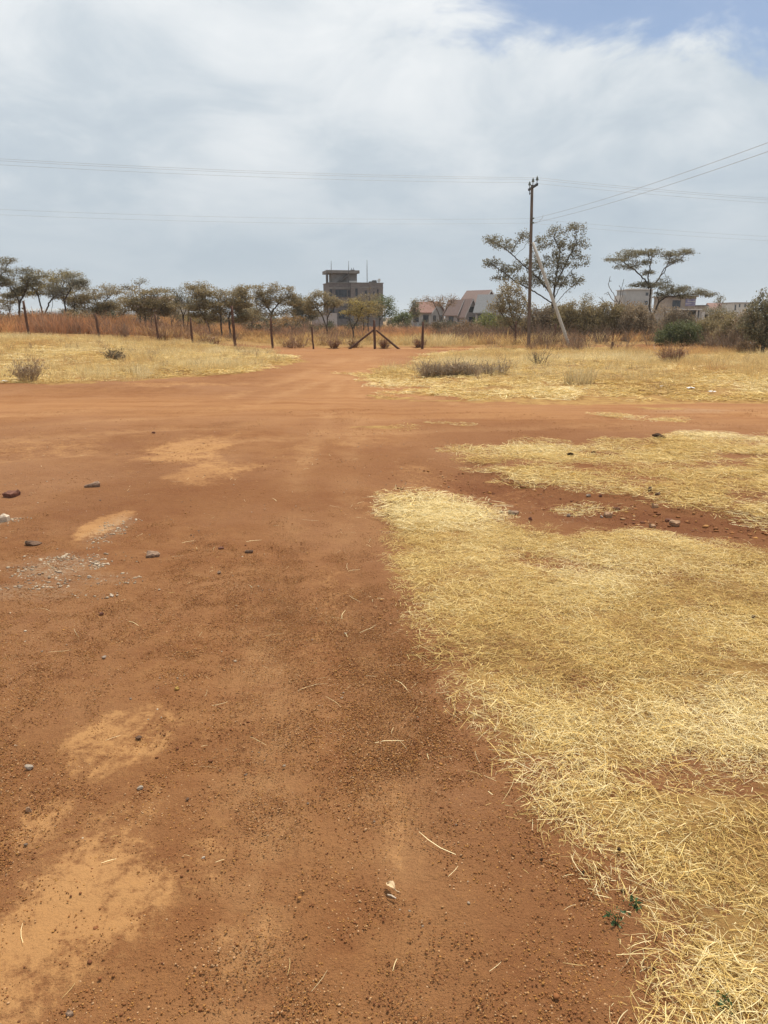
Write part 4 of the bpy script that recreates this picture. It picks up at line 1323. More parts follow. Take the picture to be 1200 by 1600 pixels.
def stone_building():
    Y = 112.0
    rz = R(12)
    o = at(515, 500, Y)
    gz = tz(o.x, Y)
    b = empty('stone_building', (o.x, Y, gz), 'unfinished grey stone block with a flat slab roof room and three masts', 'building')
    b.rotation_euler = (0, 0, rz)
    s = Y / FPX / math.cos(rz) * 1.03
    X = lambda px: (px - 515) * s
    Z = lambda py: zz(py, Y) - gz
    par = Z(441)
    local_part(b, 'wall', 'stone_block', [(X(546), X(593), -.25, 6.2, -.3, par - .12)])
    local_part(b, 'wall', 'stone_grey', [(0, X(546) - .003, .12, 6.2, -.3, par - .12)])
    local_part(b, 'coping', 'concrete', [(-.06, X(546), .05, 6.27, par - .12, par), (X(546) + .003, X(593) + .07, -.33, 6.27, par - .12, par)])
    local_part(b, 'floor_band', 'concrete', [(-.03, X(546) - .01, .06, .119, Z(451), Z(448.6)), (X(546) - .005, X(593) + .02, -.31, -.252, Z(450), Z(448.4))])
    local_part(b, 'floor_band', 'concrete_dark', [(-.03, X(546) - .01, .06, .119, Z(480), Z(476)), (X(546) - .005, X(593) + .02, -.31, -.252, Z(480), Z(476.5))])
    # roof room
    rr = local_part(b, 'roof_room', 'concrete', [(X(521), X(557), .9, 4.2, par - .1, Z(426.5))])
    local_part(b, 'roof_slab', 'concrete', [(X(512), X(560), .35, 4.8, Z(426.5) + .003, Z(421.5))], bevel=.03)
    for px in (511.5, 515.5):
        local_part(b, 'column', 'concrete_dark', [(X(px), X(px) + .22, .4 if px < 513 else 2.6, .62 if px < 513 else 2.82, par - .1, Z(426.5))])
    mb = MB()
    for i in range(9):
        x0, z0 = X(527 + i * 2), Z(440 - i * 1.45)
        mb.box(x0, x0 + X(517), .35, .88, z0 - .16, z0)
    mb.build('stair', MATS['concrete_dark'], b)
    local_part(b, 'roof_kerb', 'plaster_white', [(X(545), X(556), .45, .6, par, Z(438.2))])
    # windows
    window(b, X(524), X(541), .12, Z(464), Z(452), 3)
    window(b, X(516.4), X(519.5), .12, Z(463), Z(451.5), 0)
    window(b, X(542.2), X(545), .12, Z(463), Z(453), 0)
    window(b, X(515.6), X(522.5), .12, Z(496), Z(482), 1)
    window(b, X(528), X(543), .12, Z(498), Z(484), 2)
    for x0, x1, y0, y1 in ((552.3, 556, 463, 450.5), (566.2, 569.5, 462.5, 453.5), (584, 586.4, 462, 451.5), (578.5, 580.5, 462, 455), (552, 557, 496, 482), (568, 574, 496, 482), (583, 588, 496, 482)):
        window(b, X(x0), X(x1), -.25, Z(y0), Z(y1), 0, sill='concrete')
    for px, y in ((519, 407), (544, 407), (570, 405)):
        m = MB()
        m.tube([(X(px), -.1 if px > 546 else .3, par - .3), (X(px), -.1 if px > 546 else .3, Z(y + 13)), (X(px) + .02, 0 if px > 546 else .3, Z(y))], [.05, .045, .028], 6)
        m.build('mast', MATS['tin_grey'], b, True)
    local_part(b, 'water_tank', 'concrete_dark', [(X(578), X(583), 2, 3, par - .1, Z(438)), (X(583.02), X(588.5), 2.1, 3, par - .1, Z(436))])
    m = MB()
    m.tube([(X(591.5), 1.5, par - .1), (X(591.5), 1.5, Z(437))], .03, 6)
    m.tube([(X(591.5) - .12, 1.42, Z(436.6)), (X(591.5) - .02, 1.5, Z(437.2)), (X(591.5) + .01, 1.55, Z(437.6))], [.3, .2, .04], 10)
    m.build('dish', MATS['plaster_white'], b, True)
    local_part(b, 'rebar', 'iron', [(X(550), X(550.5), 1.5, 1.54, Z(421.01), Z(417)), (X(553), X(553.5), 1.7, 1.74, Z(421.01), Z(416.5)), (X(549), X(554.5), 1.3, 1.9, Z(421.01), Z(420))])


stone_building()


def gable_house(name, label, px, Y, width, depth, wall_h, ridge_h, rz, wall='plaster_white', roof='tile_red', wins=1, base_z=None, over=.35, cat='house', sidewin=0, gable=None, thick=.14):
    """gable end faces local -y; the ridge runs back along local y"""
    x = xx(px, 495, Y)
    z0 = tz(x, Y) if base_z is None else base_z
    b = empty(name, (x, Y, z0), label, cat)
    b.rotation_euler = (0, 0, R(rz))
    hw = width / 2
    mb = MB()
    v = [(-hw, 0, -.3), (hw, 0, -.3), (hw, 0, wall_h), (0, 0, ridge_h), (-hw, 0, wall_h)]
    v2 = [(p[0], depth, p[2]) for p in v]
    mb.add(v + v2, [(0, 1, 2, 3, 4), (9, 8, 7, 6, 5), (1, 6, 7, 2), (0, 4, 9, 5)])
    mb.build('wall', MATS[wall], b)
    sl = (ridge_h - wall_h) / hw
    for s in (-1, 1):
        m = MB()
        xe = s * (hw + over)
        ze = wall_h - sl * over + .02
        p = [(0, -over, ridge_h + .02), (xe, -over, ze), (xe, depth + over, ze), (0, depth + over, ridge_h + .02)]
        q = [(a, c, d + thick) for a, c, d in p]
        m.add(p + q, [(0, 1, 2, 3), (7, 6, 5, 4), (0, 4, 5, 1), (1, 5, 6, 2), (2, 6, 7, 3)])
        r = m.build('roof', MATS[roof], b)
        f = MB()
        f.add([(s * .02, -over - .03, ridge_h - .12), (xe, -over - .03, ze - .14), (xe, -over - .03, ze + thick + .02), (s * .02, -over - .03, ridge_h + thick + .04),
               (s * .02, -over - .003, ridge_h - .12), (xe, -over - .003, ze - .14), (xe, -over - .003, ze + thick + .02), (s * .02, -over - .003, ridge_h + thick + .04)],
              [(0, 1, 2, 3), (7, 6, 5, 4), (0, 4, 5, 1), (1, 5, 6, 2), (2, 6, 7, 3), (3, 7, 4, 0)])
        f.build('fascia', MATS['fascia_white'], r)
    if gable:
        g0 = wall_h + (ridge_h - wall_h) * .12
        local_part(b, 'gable_vent', gable, [(-.55, .55, -.03, .1, g0, g0 + (ridge_h - wall_h) * .38)])
    for i in range(wins):
        xc = -hw + width * (i + .5) / wins
        window(b, xc - .55, xc + .55, -.002, wall_h * .36, wall_h * .78, 1, sill='plaster_grey')
    for i in range(sidewin):
        yc = depth * (i + .5) / sidewin
        w_ = local_part(b, 'window', 'dark_glass', [(-hw - .02, -hw + .1, yc - .5, yc + .5, wall_h * .36, wall_h * .78)])
        local_part(b, 'frame', 'frame_grey', [(-hw - .05, -hw - .021, yc - .58, yc + .58, wall_h * .78, wall_h * .83), (-hw - .05, -hw - .021, yc - .58, yc + .58, wall_h * .31, wall_h * .36)], w_)
    return b


# far houses between the stone building and the utility pole
gable_house('far_house', 'far house with a red tiled roof beside the leafless tree', 684, 130, 5.6, 3.6, 2.3, 3.9, 62, 'plaster_grey', 'tile_red', 2, sidewin=2)
gable_house('far_house', 'tallest far house with a rose roof and a dark gable opening', 763, 128, 4.8, 4.6, 3.2, 5.7, 40, 'plaster_lilac', 'tile_rose', 0, gable='dark_void', sidewin=2, over=.5)
gable_house('far_house', 'far house with a plain grey roof left of the bushy olive tree', 781, 121, 4.6, 3.3, 2.4, 4.8, 68, 'plaster_lilac', 'tile_grey', 1, sidewin=2)
gable_house('far_house', 'small rose-roofed house with a steep narrow gable left of the tallest one', 737, 123, 2.3, 3.0, 2.0, 4.2, 26, 'plaster_lilac', 'tile_rose', 1, gable='dark_void')
gable_house('far_house', 'low pale-roofed house farthest left of the rose-roofed group', 722, 125, 2.4, 2.6, 2.2, 4.1, 44, 'plaster_lilac', 'tile_rose', 1, sidewin=1)
# white house and low block on the left
gable_house('white_house', 'small white house with two dark windows between the acacias', 275, 92, 4.2, 4.5, 1.9, 3.1, 58, 'plaster_white', 'tile_rose', 1, sidewin=2)


def flat_block(name, label, px0, px1, top, Y, depth, wall='plaster_grey', wins=(), cat='building', slab=None, rz=0, extra=None, lintel=None):
    o = at(px0, 495, Y)
    gz = tz(o.x, Y)
    b = empty(name, (o.x, Y, gz), label, cat)
    b.rotation_euler = (0, 0, R(rz))
    s = Y / FPX * 1.03 / math.cos(R(rz))
    X = lambda px: (px - px0) * s
    Z = lambda py: zz(py, Y) - gz
    local_part(b, 'wall', wall, [(0, X(px1), 0, depth, -.5, Z(top))])
    if slab:
        local_part(b, 'roof', slab, [(-.3, X(px1) + .3, -.35, depth + .3, Z(top) + .003, Z(top) + .2)])
    for x0, x1, y0, y1 in wins:
        window(b, X(x0), X(x1), -.002, Z(y0), Z(y1), 1 if x1 - x0 > 5 else 0)
    if extra:
        extra(b, X, Z)
    return b


flat_block('low_block', 'low pale block with a flat roof right of the white house', 304, 338, 495, 96, 4, 'plaster_grey', [(312, 317, 506, 499), (324, 330, 506, 499)], slab='concrete')


def shack():
    Y = 58
    o = at(157, 500, Y)
    gz = tz(o.x, Y)
    b = empty('tin_shack', (o.x, Y, gz), 'dark grey corrugated tin shack under the round acacia', 'shack')
    b.rotation_euler = (0, 0, R(16))
    s = Y / FPX
    h = zz(480, Y) - gz
    w_, d = 12 * s, 1.6
    for nm, (ax, ay), (bx, by), hh in (('side_sheet', (0, 0), (w_, 0), h), ('front_sheet', (w_, 0), (w_ + .05, d * .2), h * .88), ('side_sheet', (w_, .02), (w_ + 8 * s, .5), h * .86), ('back_sheet', (0, d), (w_ + 8 * s, d + .3), h * .86), ('side_sheet', (0, 0), (0, d), h)):
        m = MB()
        n = 14
        vs_, fs = [], []
        for i in range(n + 1):
            t = i / n
            off = .025 * (1 if i % 2 else -1)
            vs_ += [(ax + (bx - ax) * t, ay + (by - ay) * t + off, -.1), (ax + (bx - ax) * t, ay + (by - ay) * t + off, hh), (ax + (bx - ax) * t, ay + (by - ay) * t + off + .02, hh), (ax + (bx - ax) * t, ay + (by - ay) * t + off + .02, -.1)]
        for i in range(n):
            a = i * 4
            fs += [(a, a + 4, a + 5, a + 1), (a + 2, a + 6, a + 7, a + 3), (a + 1, a + 5, a + 6, a + 2)]
        m.add(vs_, fs)
        m.build(nm, MATS['tin_grey'], b)
    m = MB()
    m.add([(-.1, -.1, h + .06), (w_ + .1, -.1, h + .03), (w_ + .1, d + .2, h - .12), (-.1, d + .2, h - .1), (-.1, -.1, h + .1), (w_ + .1, -.1, h + .07), (w_ + .1, d + .2, h - .08), (-.1, d + .2, h - .06)],
          [(0, 3, 2, 1), (4, 5, 6, 7), (0, 1, 5, 4), (1, 2, 6, 5), (2, 3, 7, 6), (3, 0, 4, 7)])
    m.build('roof', MATS['tin_grey'], b)
    local_part(b, 'corner_post', 'bark_dark', [(w_ - .05, w_ + .07, -.14, -.04, -.1, h)])


shack()


def greenhouse():
    """long polythene tunnel seen in the gaps of the acacias"""
    Y = 165
    o = at(30, 495, Y)
    gz = tz(o.x, Y)
    b = empty('greenhouse', (o.x, Y, gz), 'long pale polythene greenhouse showing between the left acacias', 'greenhouse')
    s = Y / FPX
    L = 185 * s
    h = zz(482, Y) - gz
    for k in range(3):
        m = MB()
        vs_, fs = [], []
        n = 8
        for i in range(n + 1):
            a = math.pi * i / n
            for x in (0, L):
                vs_.append((x, 4 + k * 8.2 - 4 * math.cos(a), h * (.62 + .38 * math.sin(a)) if 0 < i < n else h * .5))
        for i in range(n):
            fs.append((2 * i, 2 * i + 1, 2 * i + 3, 2 * i + 2))
        m.add(vs_, fs)
        m.build('roof_sheet', MATS['polythene'], b, True)
    local_part(b, 'side_sheet', 'polythene', [(0, L, -.05, 0, -.5, h * .5)])
    for i in range(9):
        x = L * i / 8
        local_part(b, 'post', 'frame_grey', [(x - .07, x + .07, -.2, -.06, -.5, h * .52)])


greenhouse()
flat_block('perimeter_wall', 'pale lilac-grey boundary wall left of the stone building', 487, 524, 489, 101, .25, 'plaster_lilac', cat='wall', rz=4)


# right side: pale block, unfinished block with a sign, garage, white row, red roof
def pale_extra(b, X, Z):
    local_part(b, 'annex', 'plaster_white', [(X(972), -.01, 1.5, 8, -.5, Z(461))])
    local_part(b, 'roof_room', 'plaster_white', [(X(986), X(1010), 2, 7, Z(453) + .21, Z(450))])


flat_block('pale_block', 'pale hazy apartment block behind the umbrella acacia trunk', 977, 1014, 453, 205, 9, 'plaster_grey', [(1004, 1008, 476, 470), (1004, 1008, 462, 457)], slab='plaster_white', extra=pale_extra)


def unfinished(b, X, Z):
    local_part(b, 'floor_slab', 'plaster_grey', [(X(1036), X(1066), -.9, -.003, Z(489), Z(486)), (X(1040.5), X(1066), -.5, -.003, Z(484), Z(482))])
    local_part(b, 'sign_panel', 'sign_blue', [(X(1067), X(1081.5), -.08, -.004, Z(478), Z(467))])
    local_part(b, 'band', 'plaster_white', [(X(1067), X(1076), -.12, -.085, Z(475), Z(474.4)), (X(1070), X(1081), -.12, -.085, Z(471.5), Z(470.8))])
    for px in (1046, 1062):
        local_part(b, 'column', 'plaster_white', [(X(px), X(px) + .25, -.3, -.004, Z(510), Z(489) - .003)])


flat_block('unfinished_block', 'unfinished tan block with a blue sign panel behind the umbrella acacia', 1040, 1082, 464, 124, 6, 'plaster_tan', [(1048, 1060, 481, 469)], extra=unfinished, slab='plaster_tan')


def garage():
    Y = 108
    o = at(1064, 495, Y)
    gz = tz(o.x, Y)
    b = empty('open_garage', (o.x, Y, gz), 'open dark garage with a thin white flat roof beside the sign panel', 'garage')
    s = Y / FPX * 1.03
    X = lambda px: (px - 1064) * s
    Z = lambda py: zz(py, Y) - gz
    local_part(b, 'roof', 'plaster_white', [(X(1067), X(1093), -.3, 5, Z(484.6), Z(482.8))])
    local_part(b, 'back_wall', 'concrete_dark', [(X(1070), X(1092), 4.6, 4.8, -.3, Z(484.6) - .003)])
    local_part(b, 'side_wall', 'concrete_dark', [(X(1071), X(1072), 0, 4.59, -.3, Z(484.6) - .003)])
    local_part(b, 'side_wall', 'plaster_grey', [(X(1090), X(1092), 0, 4.59, -.3, Z(484.6) - .003)])
    local_part(b, 'column', 'plaster_white', [(X(1085.5), X(1087.5), -.1, .15, -.3, Z(484.6) - .003)])
    local_part(b, 'gate_pillar', 'plaster_white', [(X(1062), X(1072) - .01, -.4, -.15, -.3, Z(488.5)), (X(1092.6), X(1097), -.4, -.1, -.3, Z(487.5))])


garage()


def shelter():
    Y = 104
    o = at(1106, 495, Y)
    gz = tz(o.x, Y)
    b = empty('roadside_shelter', (o.x, Y, gz), 'small dark open shelter with thin white posts right of the garage', 'shelter')
    s = Y / FPX * 1.03
    Z = lambda py: zz(py, Y) - gz
    local_part(b, 'roof', 'plaster_grey', [(-.1, 10 * s, -.1, 1.2, Z(491.2), Z(490))])
    local_part(b, 'back_wall', 'dark_void', [(0, 9.5 * s, 1, 1.1, -.2, Z(491.2) - .003)])
    for px in (0, 4.5, 9):
        local_part(b, 'post', 'plaster_grey', [(px * s, px * s + .1, -.05, .05, -.2, Z(491.2) - .003)])


shelter()
flat_block('white_row_house', 'long white row house with dark upright windows near the right edge', 1144, 1172, 473.5, 235, 8, 'plaster_white', [(1146, 1148, 485, 476), (1152, 1154, 480, 475), (1160, 1162, 480, 475), (1165, 1168, 480, 475)], slab='tile_rose')
gable_house('far_house', 'distant red-roofed house left of the white row house', 1140, 250, 9, 7, 3.8, 5.9, 80, 'plaster_white', 'tile_red', 0, sidewin=2)
flat_block('low_block', 'low brown block behind the right end of the umbrella acacia crown', 1086, 1102, 478, 190, 6, 'plaster_tan', slab='concrete_dark')
tree('conifer', 'tall narrow conifer near the distant red-roofed house', 150, (1125, 495), [[(1125, 495), (1125, 480), (1125, 466)]], [(1125, 484, 5, 6), (1125, 470, 3.5, 6)], 'leaf_dark', dens=2.2, flat=.9, lsize=1.8, rmax=.2, tip=.03)
tree('dark_green_tree', 'dark rounded trees left of the tall distant conifer', 140, (1112, 496), [[(1112, 496), (1112, 488)]], [(1110, 484, 9, 6), (1120, 489, 10, 5), (1136, 490, 10, 4)], 'leaf_dark', dens=1.6, flat=.9, lsize=1.8, rmax=.2, tip=.03)


def hills():
    g = np.random.default_rng(5)
    X = np.linspace(450, 2300, 120)
    rows = np.linspace(0, 1, 14)
    V, h0 = [], []
    for r in rows:
        yy = 1250 + r * 900
        prof = (28 * ss(520, 820, X) + 20 * ss(900, 1700, X)) * (.8 + .4 * fbm(X * .004, r * 2 + 0 * X, 61, 4)) * np.sin(math.pi * (.04 + .92 * r)) ** .8
        V += list(np.stack([X, yy + 0 * X, prof - 6], 1))
    n = len(X)
    i = np.arange(n * len(rows)).reshape(len(rows), n)
    F = np.stack([i[:-1, :-1], i[:-1, 1:], i[1:, 1:], i[1:, :-1]], -1).reshape(-1, 4)
    tag(link('hills', mesh_np('hills', np.array(V), F, smooth=True), MATS['hill']), kind='structure')


hills()

# ------------------------------------------------------------------ fence posts
YF = 38.2


def post(label, top, foot, r, Y=YF, g=None, name='fence_post'):
    a, b = at(*foot, Y), at(*top, Y)
    z0 = tz(a.x, Y)
    dx = b.x - a.x
    o = empty(name, (a.x, Y, z0), label, 'post', 'weathered posts of the old fence line') if False else None
    r *= .84
    rnd = random.Random(int(top[0] * 7))
    m = MB((a.x, Y, z0))
    n = 7
    pts_ = []
    for i in range(n):
        t = i / (n - 1)
        w_ = .012 * math.sin(t * 5 + rnd.random() * 3)
        pts_.append((a.x + dx * t + w_, Y + rnd.uniform(-.01, .01), z0 - .3 + (b.z - z0 + .3) * t))
    m.tube(pts_, [r * (1.06 - .16 * i / (n - 1)) * rnd.uniform(.94, 1.05) for i in range(n)], 9)
    o = m.build(name, MATS['post_wood'], None, True)
    o.location = (a.x, Y, z0)
    return tag(o, label, 'post', 'weathered posts of the old fence line')


post('tall leaning post farthest left, nearly as tall as the rust grass behind', (36, 470), (47, 528), .075)
post('short leaning post second from the left, before the round acacia', (149, 491), (157, 531), .07)
post('leaning post below the broad olive acacia', (242, 491), (249, 535), .07)
post('thin leaning post between the broad olive acacia and the tallest post', (297, 496), (302, 540), .065)
post('tallest post, dark and thick, before the wide bushy acacia', (362, 478), (368, 543), .085)
post('straight post below the single-stemmed upright acacia', (423, 496), (426, 541), .07)
post('shortest thin post left of the braced post', (487, 510), (490, 543), .055)
post('upright post standing alone just right of the braced post', (661, 503), (660, 544), .075)
post('thin dark post just left of the utility pole', (806, 502), (806, 540), .06, 40.5)
post('thick dark post half hidden behind the leaning strut', (868, 506), (866, 540), .08, 40.5)
post('short stub of a post in the right field before the thicket', (957, 534), (958, 550), .06, 34.5)
post('pale peg, left of the two at the foot of the leaning tree', (1173, 534), (1172, 552), .035, 33.5).data.materials[0] = MATS['strut_wood']
post('pale peg, right of the two at the foot of the leaning tree', (1177, 535), (1178, 552), .035, 33.4).data.materials[0] = MATS['strut_wood']


def braced_post():
    a, t = at(586, 545, YF), at(584.5, 500, YF)
    z0 = tz(a.x, YF)
    b = empty('braced_post', (a.x, YF, z0), 'straining post propped by two slanting braces in the middle of the fence line', 'post', 'weathered posts of the old fence line')
    def bar(p, q, r, name, wob=.01):
        m = MB((a.x, YF, z0))
        p, q = Vector(p), Vector(q)
        pts_ = [p + (q - p) * (i / 5) + Vector((0, wob * (i % 2), 0)) for i in range(6)]
        m.tube(pts_, [r * (1.05 - .02 * i) for i in range(6)], 9)
        m.build(name, MATS['post_wood'], b, True)
    bar((a.x, YF, z0 - .3), (t.x, YF, t.z), .066, 'post')
    for px, py, tx, ty in ((544, 541, 583, 516), (625, 544, 588, 516)):
        f, h = at(px, py, YF - .15), at(tx, ty, YF - .03)
        f.z = tz(f.x, f.y) - .05
        bar(f, h, .052, 'brace')


braced_post()


# ------------------------------------------------------------------ utility pole and lines
YP = 38.4


def utility_pole():
    f, t = at(826, 546, YP), at(831.5, 289, YP)
    z0 = tz(f.x, YP)
    b = empty('utility_pole', (f.x, YP, z0), 'tall dark wooden utility pole propped by a pale slanting strut', 'utility pole')
    O = (f.x, YP, z0)
    P = lambda k: Vector((f.x + (t.x - f.x) * k, YP, z0 - .4 + (t.z - z0 + .4) * k))
    m = MB(O)
    m.tube([P(i / 8) for i in range(9)], [.086 - .020 * i / 8 for i in range(9)], 14)
    m.build('shaft', MATS['pole_wood'], b, True)
    # strut
    q0, q1 = at(894, 552, YP - 1.6), at(832.5, 379, YP - .16)
    q0.z = tz(q0.x, q0.y) - .25
    m = MB(O)
    m.tube([q0 + (q1 - q0) * (i / 6) for i in range(7)], [.084 - .014 * i / 6 for i in range(7)], 14)
    m.build('strut', MATS['strut_wood'], b, True)
    m = MB(O)
    m.tube([q1 + Vector((-.12, .02, -.12)), q1 + Vector((.16, .06, .10))], .025, 6)
    m.build('bolt', MATS['iron'], b, True)
    # cross arm: almost end-on, its right end nearer the camera
    c = P(.985)
    d = Vector((.07, -1.0, .0)).normalized()
    e0, e1 = c - d * .62, c + d * .95
    side = Vector((d.y, -d.x, 0))
    m = MB(O)
    w_, h = .04, .05
    vs_ = []
    for e in (e0, e1):
        for s, u in ((-1, -1), (1, -1), (1, 1), (-1, 1)):
            vs_.append(e + side * (s * w_) + Vector((0, 0, u * h)))
    m.add(vs_, [(0, 1, 2, 3), (7, 6, 5, 4), (0, 4, 5, 1), (1, 5, 6, 2), (2, 6, 7, 3), (3, 7, 4, 0)])
    m.build('cross_arm', MATS['iron'], b, bevel=.008)
    pins = []
    for k, dz in ((-.50, 0), (.12, .05), (.86, 0)):
        p = c + d * k + Vector((0, 0, .06))
        m = MB(O)
        m.tube([p, p + Vector((0, 0, .16 + dz))], .016, 6)
        pin = m.build('pin', MATS['iron'], b, True)
        m = MB(O)
        top = p + Vector((0, 0, .12 + dz))
        m.tube([top, top + Vector((0, 0, .03)), top + Vector((0, 0, .07)), top + Vector((0, 0, .10)), top + Vector((0, 0, .13)), top + Vector((0, 0, .20))], [.05, .075, .045, .058, .035, .012], 10)
        m.build('insulator', MATS['porcelain'], b, True)
        pins.append(top + Vector((0, 0, .12)))
    # strap under the arm and the drop insulator at its far end
    m = MB(O)
    m.tube([c - d * .45 + Vector((0, 0, -.06)), c - d * .3 + Vector((-.03, 0, -.26)), P(.955) + Vector((-.08, 0, 0))], .018, 6)
    m.build('arm_strap', MATS['iron'], b, True)
    low = []
    for py in (341.5, 348.5):
        z = zz(py, YP)
        k = (z - z0 + .4) / (t.z - z0 + .4)
        p = P(k) + Vector((.06, -.13, 0))
        m = MB(O)
        m.tube([p + Vector((-.07, .05, 0)), p, p + Vector((.05, -.02, 0))], [.02, .045, .03], 8)
        m.build('insulator', MATS['porcelain'], b, True)
        low.append(p)
    m = MB(O)
    m.tube([low[1] + Vector((.05, 0, -.02)), low[1] + Vector((.25, -.1, .03)), low[1] + Vector((.40, -.2, .20)), low[1] + Vector((.42, -.22, .34))], .008, 5)
    m.build('jumper', MATS['wire'], b, True)
    return pins, low


pins, low = utility_pole()
LINE = Vector((.966, .258, 0))


def wire(label, p, q, sag, r=.0048, n=40):
    p, q = Vector(p), Vector(q)
    m = MB(p)
    m.tube([p + (q - p) * (i / n) - Vector((0, 0, sag * 4 * (i / n) * (1 - i / n))) for i in range(n + 1)], r, 5, False)
    o = m.build('power_line', MATS['wire'], None, True)
    o.location = p
    return tag(o, label, 'cable', 'overhead lines')


names = ['farthest', 'middle', 'nearest']
for k, (p, nm) in enumerate(zip(pins, names)):
    wire(f'{nm} of the three upper lines running left from the cross arm', p, p - LINE * 46 + Vector((0, 0, .5)), .55)
    wire(f'{nm} of the three upper lines running right from the cross arm', p, p + LINE * 46 + Vector((0, 0, .4)), .65)
for k, (p, nm) in enumerate(zip(low, ['upper', 'lower'])):
    a = p + Vector((-.1, .15, 0))
    wire(f'{nm} of the two low lines running left from the pole', a, a - LINE * 46 + Vector((0, 0, .45)), .6, .0038)
    wire(f'{nm} of the two low lines running right from the pole', a, a + LINE * 46 + Vector((0, 0, .4)), .7, .0038)
for k, (p, py, nm) in enumerate(zip(low, (199, 213), ['upper', 'lower'])):
    e = at(1200, py, 19.0)
    d = e - p
    wire(f'{nm} of the two lines climbing from the pole towards the top right corner', p + Vector((.05, 0, 0)), p + d * 2.05 + Vector((0, 0, .35)), .5, .0055)


# ------------------------------------------------------------------ stones, dung, litter
def rock(name, label, cat, px, py, w_px, h_ratio, colour, seed, group=None, depth=.7, sink=.3, rot=None, rough=.12, jag=1.0):
    x, y = ground_hit(px, py)
    z = tz(x, y) + (.012 if straw_mask(np.array([x]), np.array([y]))[0] > .5 else 0)
    dist = math.sqrt(x * x + y * y + CAM_H ** 2)
    w_ = w_px * .85 * dist / FPX
    g = np.random.default_rng(seed)
    bm = bmesh.new()
    if h_ratio < .5 and jag == 1.0:                # a broken slab: ragged outline, uneven top, undercut sides
        n = 9
        th = np.sort(g.uniform(0, 6.283, n)) * .4 + np.arange(n) * 6.283 / n * .6
        rr = g.uniform(.34, .56, n)
        lo = [bm.verts.new((r * math.cos(a) * .84, r * math.sin(a) * .84, -.5)) for a, r in zip(th, rr)]
        md = [bm.verts.new((r * math.cos(a), r * math.sin(a), .18 + g.normal(0, .10))) for a, r in zip(th, rr)]
        up = [bm.verts.new((r * math.cos(a) * .8 + g.normal(0, .03), r * math.sin(a) * .8, .44 + g.normal(0, .12))) for a, r in zip(th, rr)]
        c = bm.verts.new((g.normal(0, .1), g.normal(0, .1), .46))
        for i in range(n):
            j = (i + 1) % n
            bm.faces.new((lo[i], lo[j], md[j], md[i]))
            bm.faces.new((md[i], md[j], up[j], up[i]))
            bm.faces.new((up[i], up[j], c))
    else:
      bmesh.ops.create_icosphere(bm, subdivisions=2, radius=.5)
    cuts = [] if len(bm.verts) < 40 else [(Vector(g.normal(0, 1, 3)).normalized(), g.uniform(.2, .4)) for _ in range(11)]
    for v in bm.verts:
        for nrm, dd in cuts:
            e = v.co.dot(nrm)
            if e > dd:
                v.co -= nrm * (e - dd) * .92
        c = v.co
        nz = float(vnoise(c.x * 6 + seed + c.z * 3, c.y * 6 - c.z * 4, seed)) - .5
        v.co *= 1 + nz * rough * jag
    me = bpy.data.meshes.new(name)
    for v in bm.verts:
        v.co = Vector((v.co.x * w_, v.co.y * w_ * depth, v.co.z * w_ * h_ratio * 1.25))
    bm.to_mesh(me)
    bm.free()
    o = link(name, me, MATS[colour])
    o.rotation_euler = (g.normal(0, .08), g.normal(0, .08), g.uniform(-.5, .5) if rot is None else rot)
    o.location = (x, y, z + w_ * h_ratio * .6 * (1 - sink))
    return tag(o, label, cat, group)


